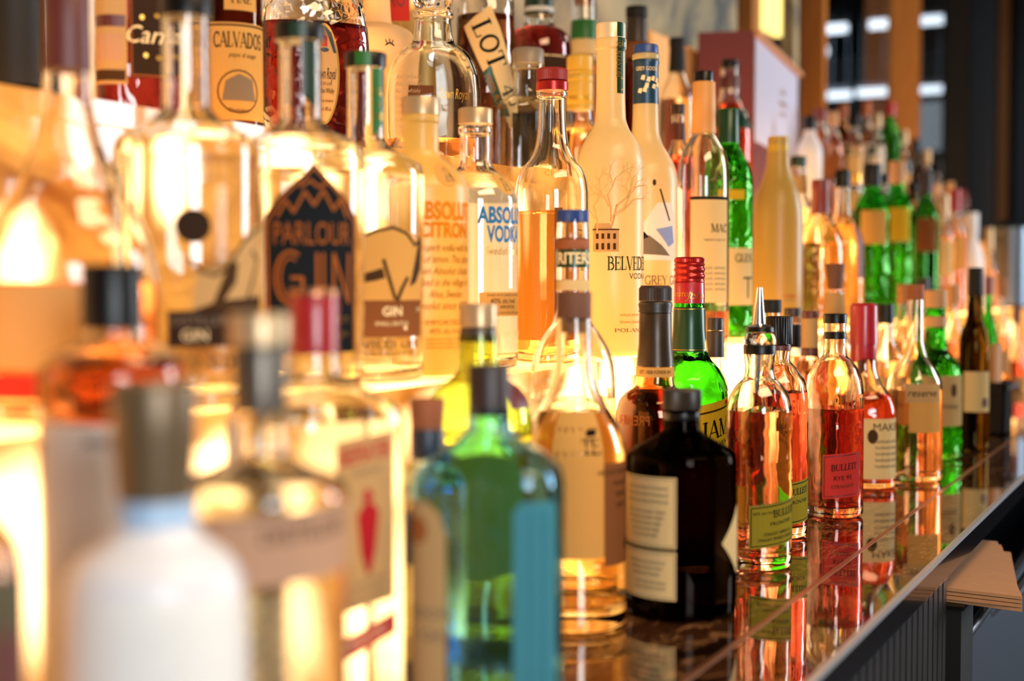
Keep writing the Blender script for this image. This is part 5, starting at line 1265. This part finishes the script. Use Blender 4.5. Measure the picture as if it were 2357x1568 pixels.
m = MB(); w_ = P_[1][0]; m.add([(0, 0, zt - z2 - .015), (w_, 0, zt - z2 - .015), (w_, .07, zt - z2 - .015), (0, .07, zt - z2 - .015), (0, .035, zt - z2), (w_, .035, zt - z2)], [(0, 1, 5, 4), (2, 3, 4, 5), (0, 4, 3), (1, 2, 5), (0, 3, 2, 1)])
m.build('flap', 'cream_carton', o)
far3 = [
 (1862, .86, 268, 30, 'black', 'frost_white', None, None, 'white bottle with black cap beside the narrow oak post'),
 (1886, .92, 250, 30, 'capsule_red', 'clear', 'amber', 'paper_white', 'clear bottle with red capsule and white label'),
 (1915, .87, 258, 26, 'tan_plain', 'clear_warm', 'amber', 'paper_brown', 'amber bottle with tan cap'),
 (1938, .93, 240, 24, 'cork_red', 'amber_glass', 'rye', 'paper_cream', 'copper coloured bottle with orange stopper'),
 (1966, .87, 262, 24, 'black', 'clear', 'gold_liquid', 'paper_cream', 'golden bottle with black cap'),
 (1992, .93, 235, 22, 'cork_red', 'clear', 'peach', 'paper_white', 'peach bottle with orange stopper'),
 (2016, .87, 262, 22, 'champagne', 'clear', 'water', 'paper_white', 'clear bottle with silver cap'),
 (2047, .90, 236, 24, 'red', 'bottle_green', 'gold_liquid', None, 'green bottle with bright red cap'),
 (2078, .87, 300, 20, 'champagne', 'clear', 'water', 'paper_tan', 'clear slim bottle with silver cap'),
 (2104, .93, 320, 20, 'black', 'smoke', 'cherry', None, 'dark slim bottle'),
 (2132, .88, 345, 18, 'champagne', 'clear', 'peach', 'label_rose', 'pale rose bottle with silver cap'),
 (2160, .92, 370, 17, 'black', 'clear', 'amber', 'paper_tan', 'small amber bottle with black cap'),
 (2186, .85, 420, 16, 'tan_plain', 'clear', 'rose', 'label_rose', 'small pink bottle with tan cap'),
 (2216, .9, 440, 15, 'capsule_red', 'clear', 'rye', None, 'small rust bottle with red capsule')]
for u, a, y0, r, cap, g, lq, lm, lb in far3:
    B('spirit_bottle', lb + ' on the upper shelf', u, a, 2, [(y0 + 14, r * .42), (y0 + 42, r * .46), (y0 + 60, r * .75), (y0 + 80, r * .97), (y0 + 95, r), (y0 + 150, r)], g, liquid=(y0 + 75, lq) if lq else None, solid=lq is None, group=US, seg=24,
      parts=[('cap', cap, [(y0, r * .5), (y0 + 32, r * .5)])],
      labels=[dict(name='label', mat=lm, phi=6, w=r * .75, y0=y0 + 98, y1=y0 + 150)] if lm else [])

# small pieces sit under the cap or foil they belong to
for r_ in [o for o in C.objects if o.type == 'EMPTY']:
    kids = {k.name.split('.')[0]: k for k in C.objects if k.parent == r_}
    for k in [k for k in C.objects if k.parent == r_]:
        n_ = k.name.split('.')[0]
        for host, subs in (('cap', ('cap_ring', 'cap_rings', 'cap_skirt', 'cap_strip', 'cap_top', 'cap_lettering', 'strip')), ('neck_foil', ('foil_lines', 'foil_print'))):
            if n_ in subs and host in kids: k.parent = kids[host]
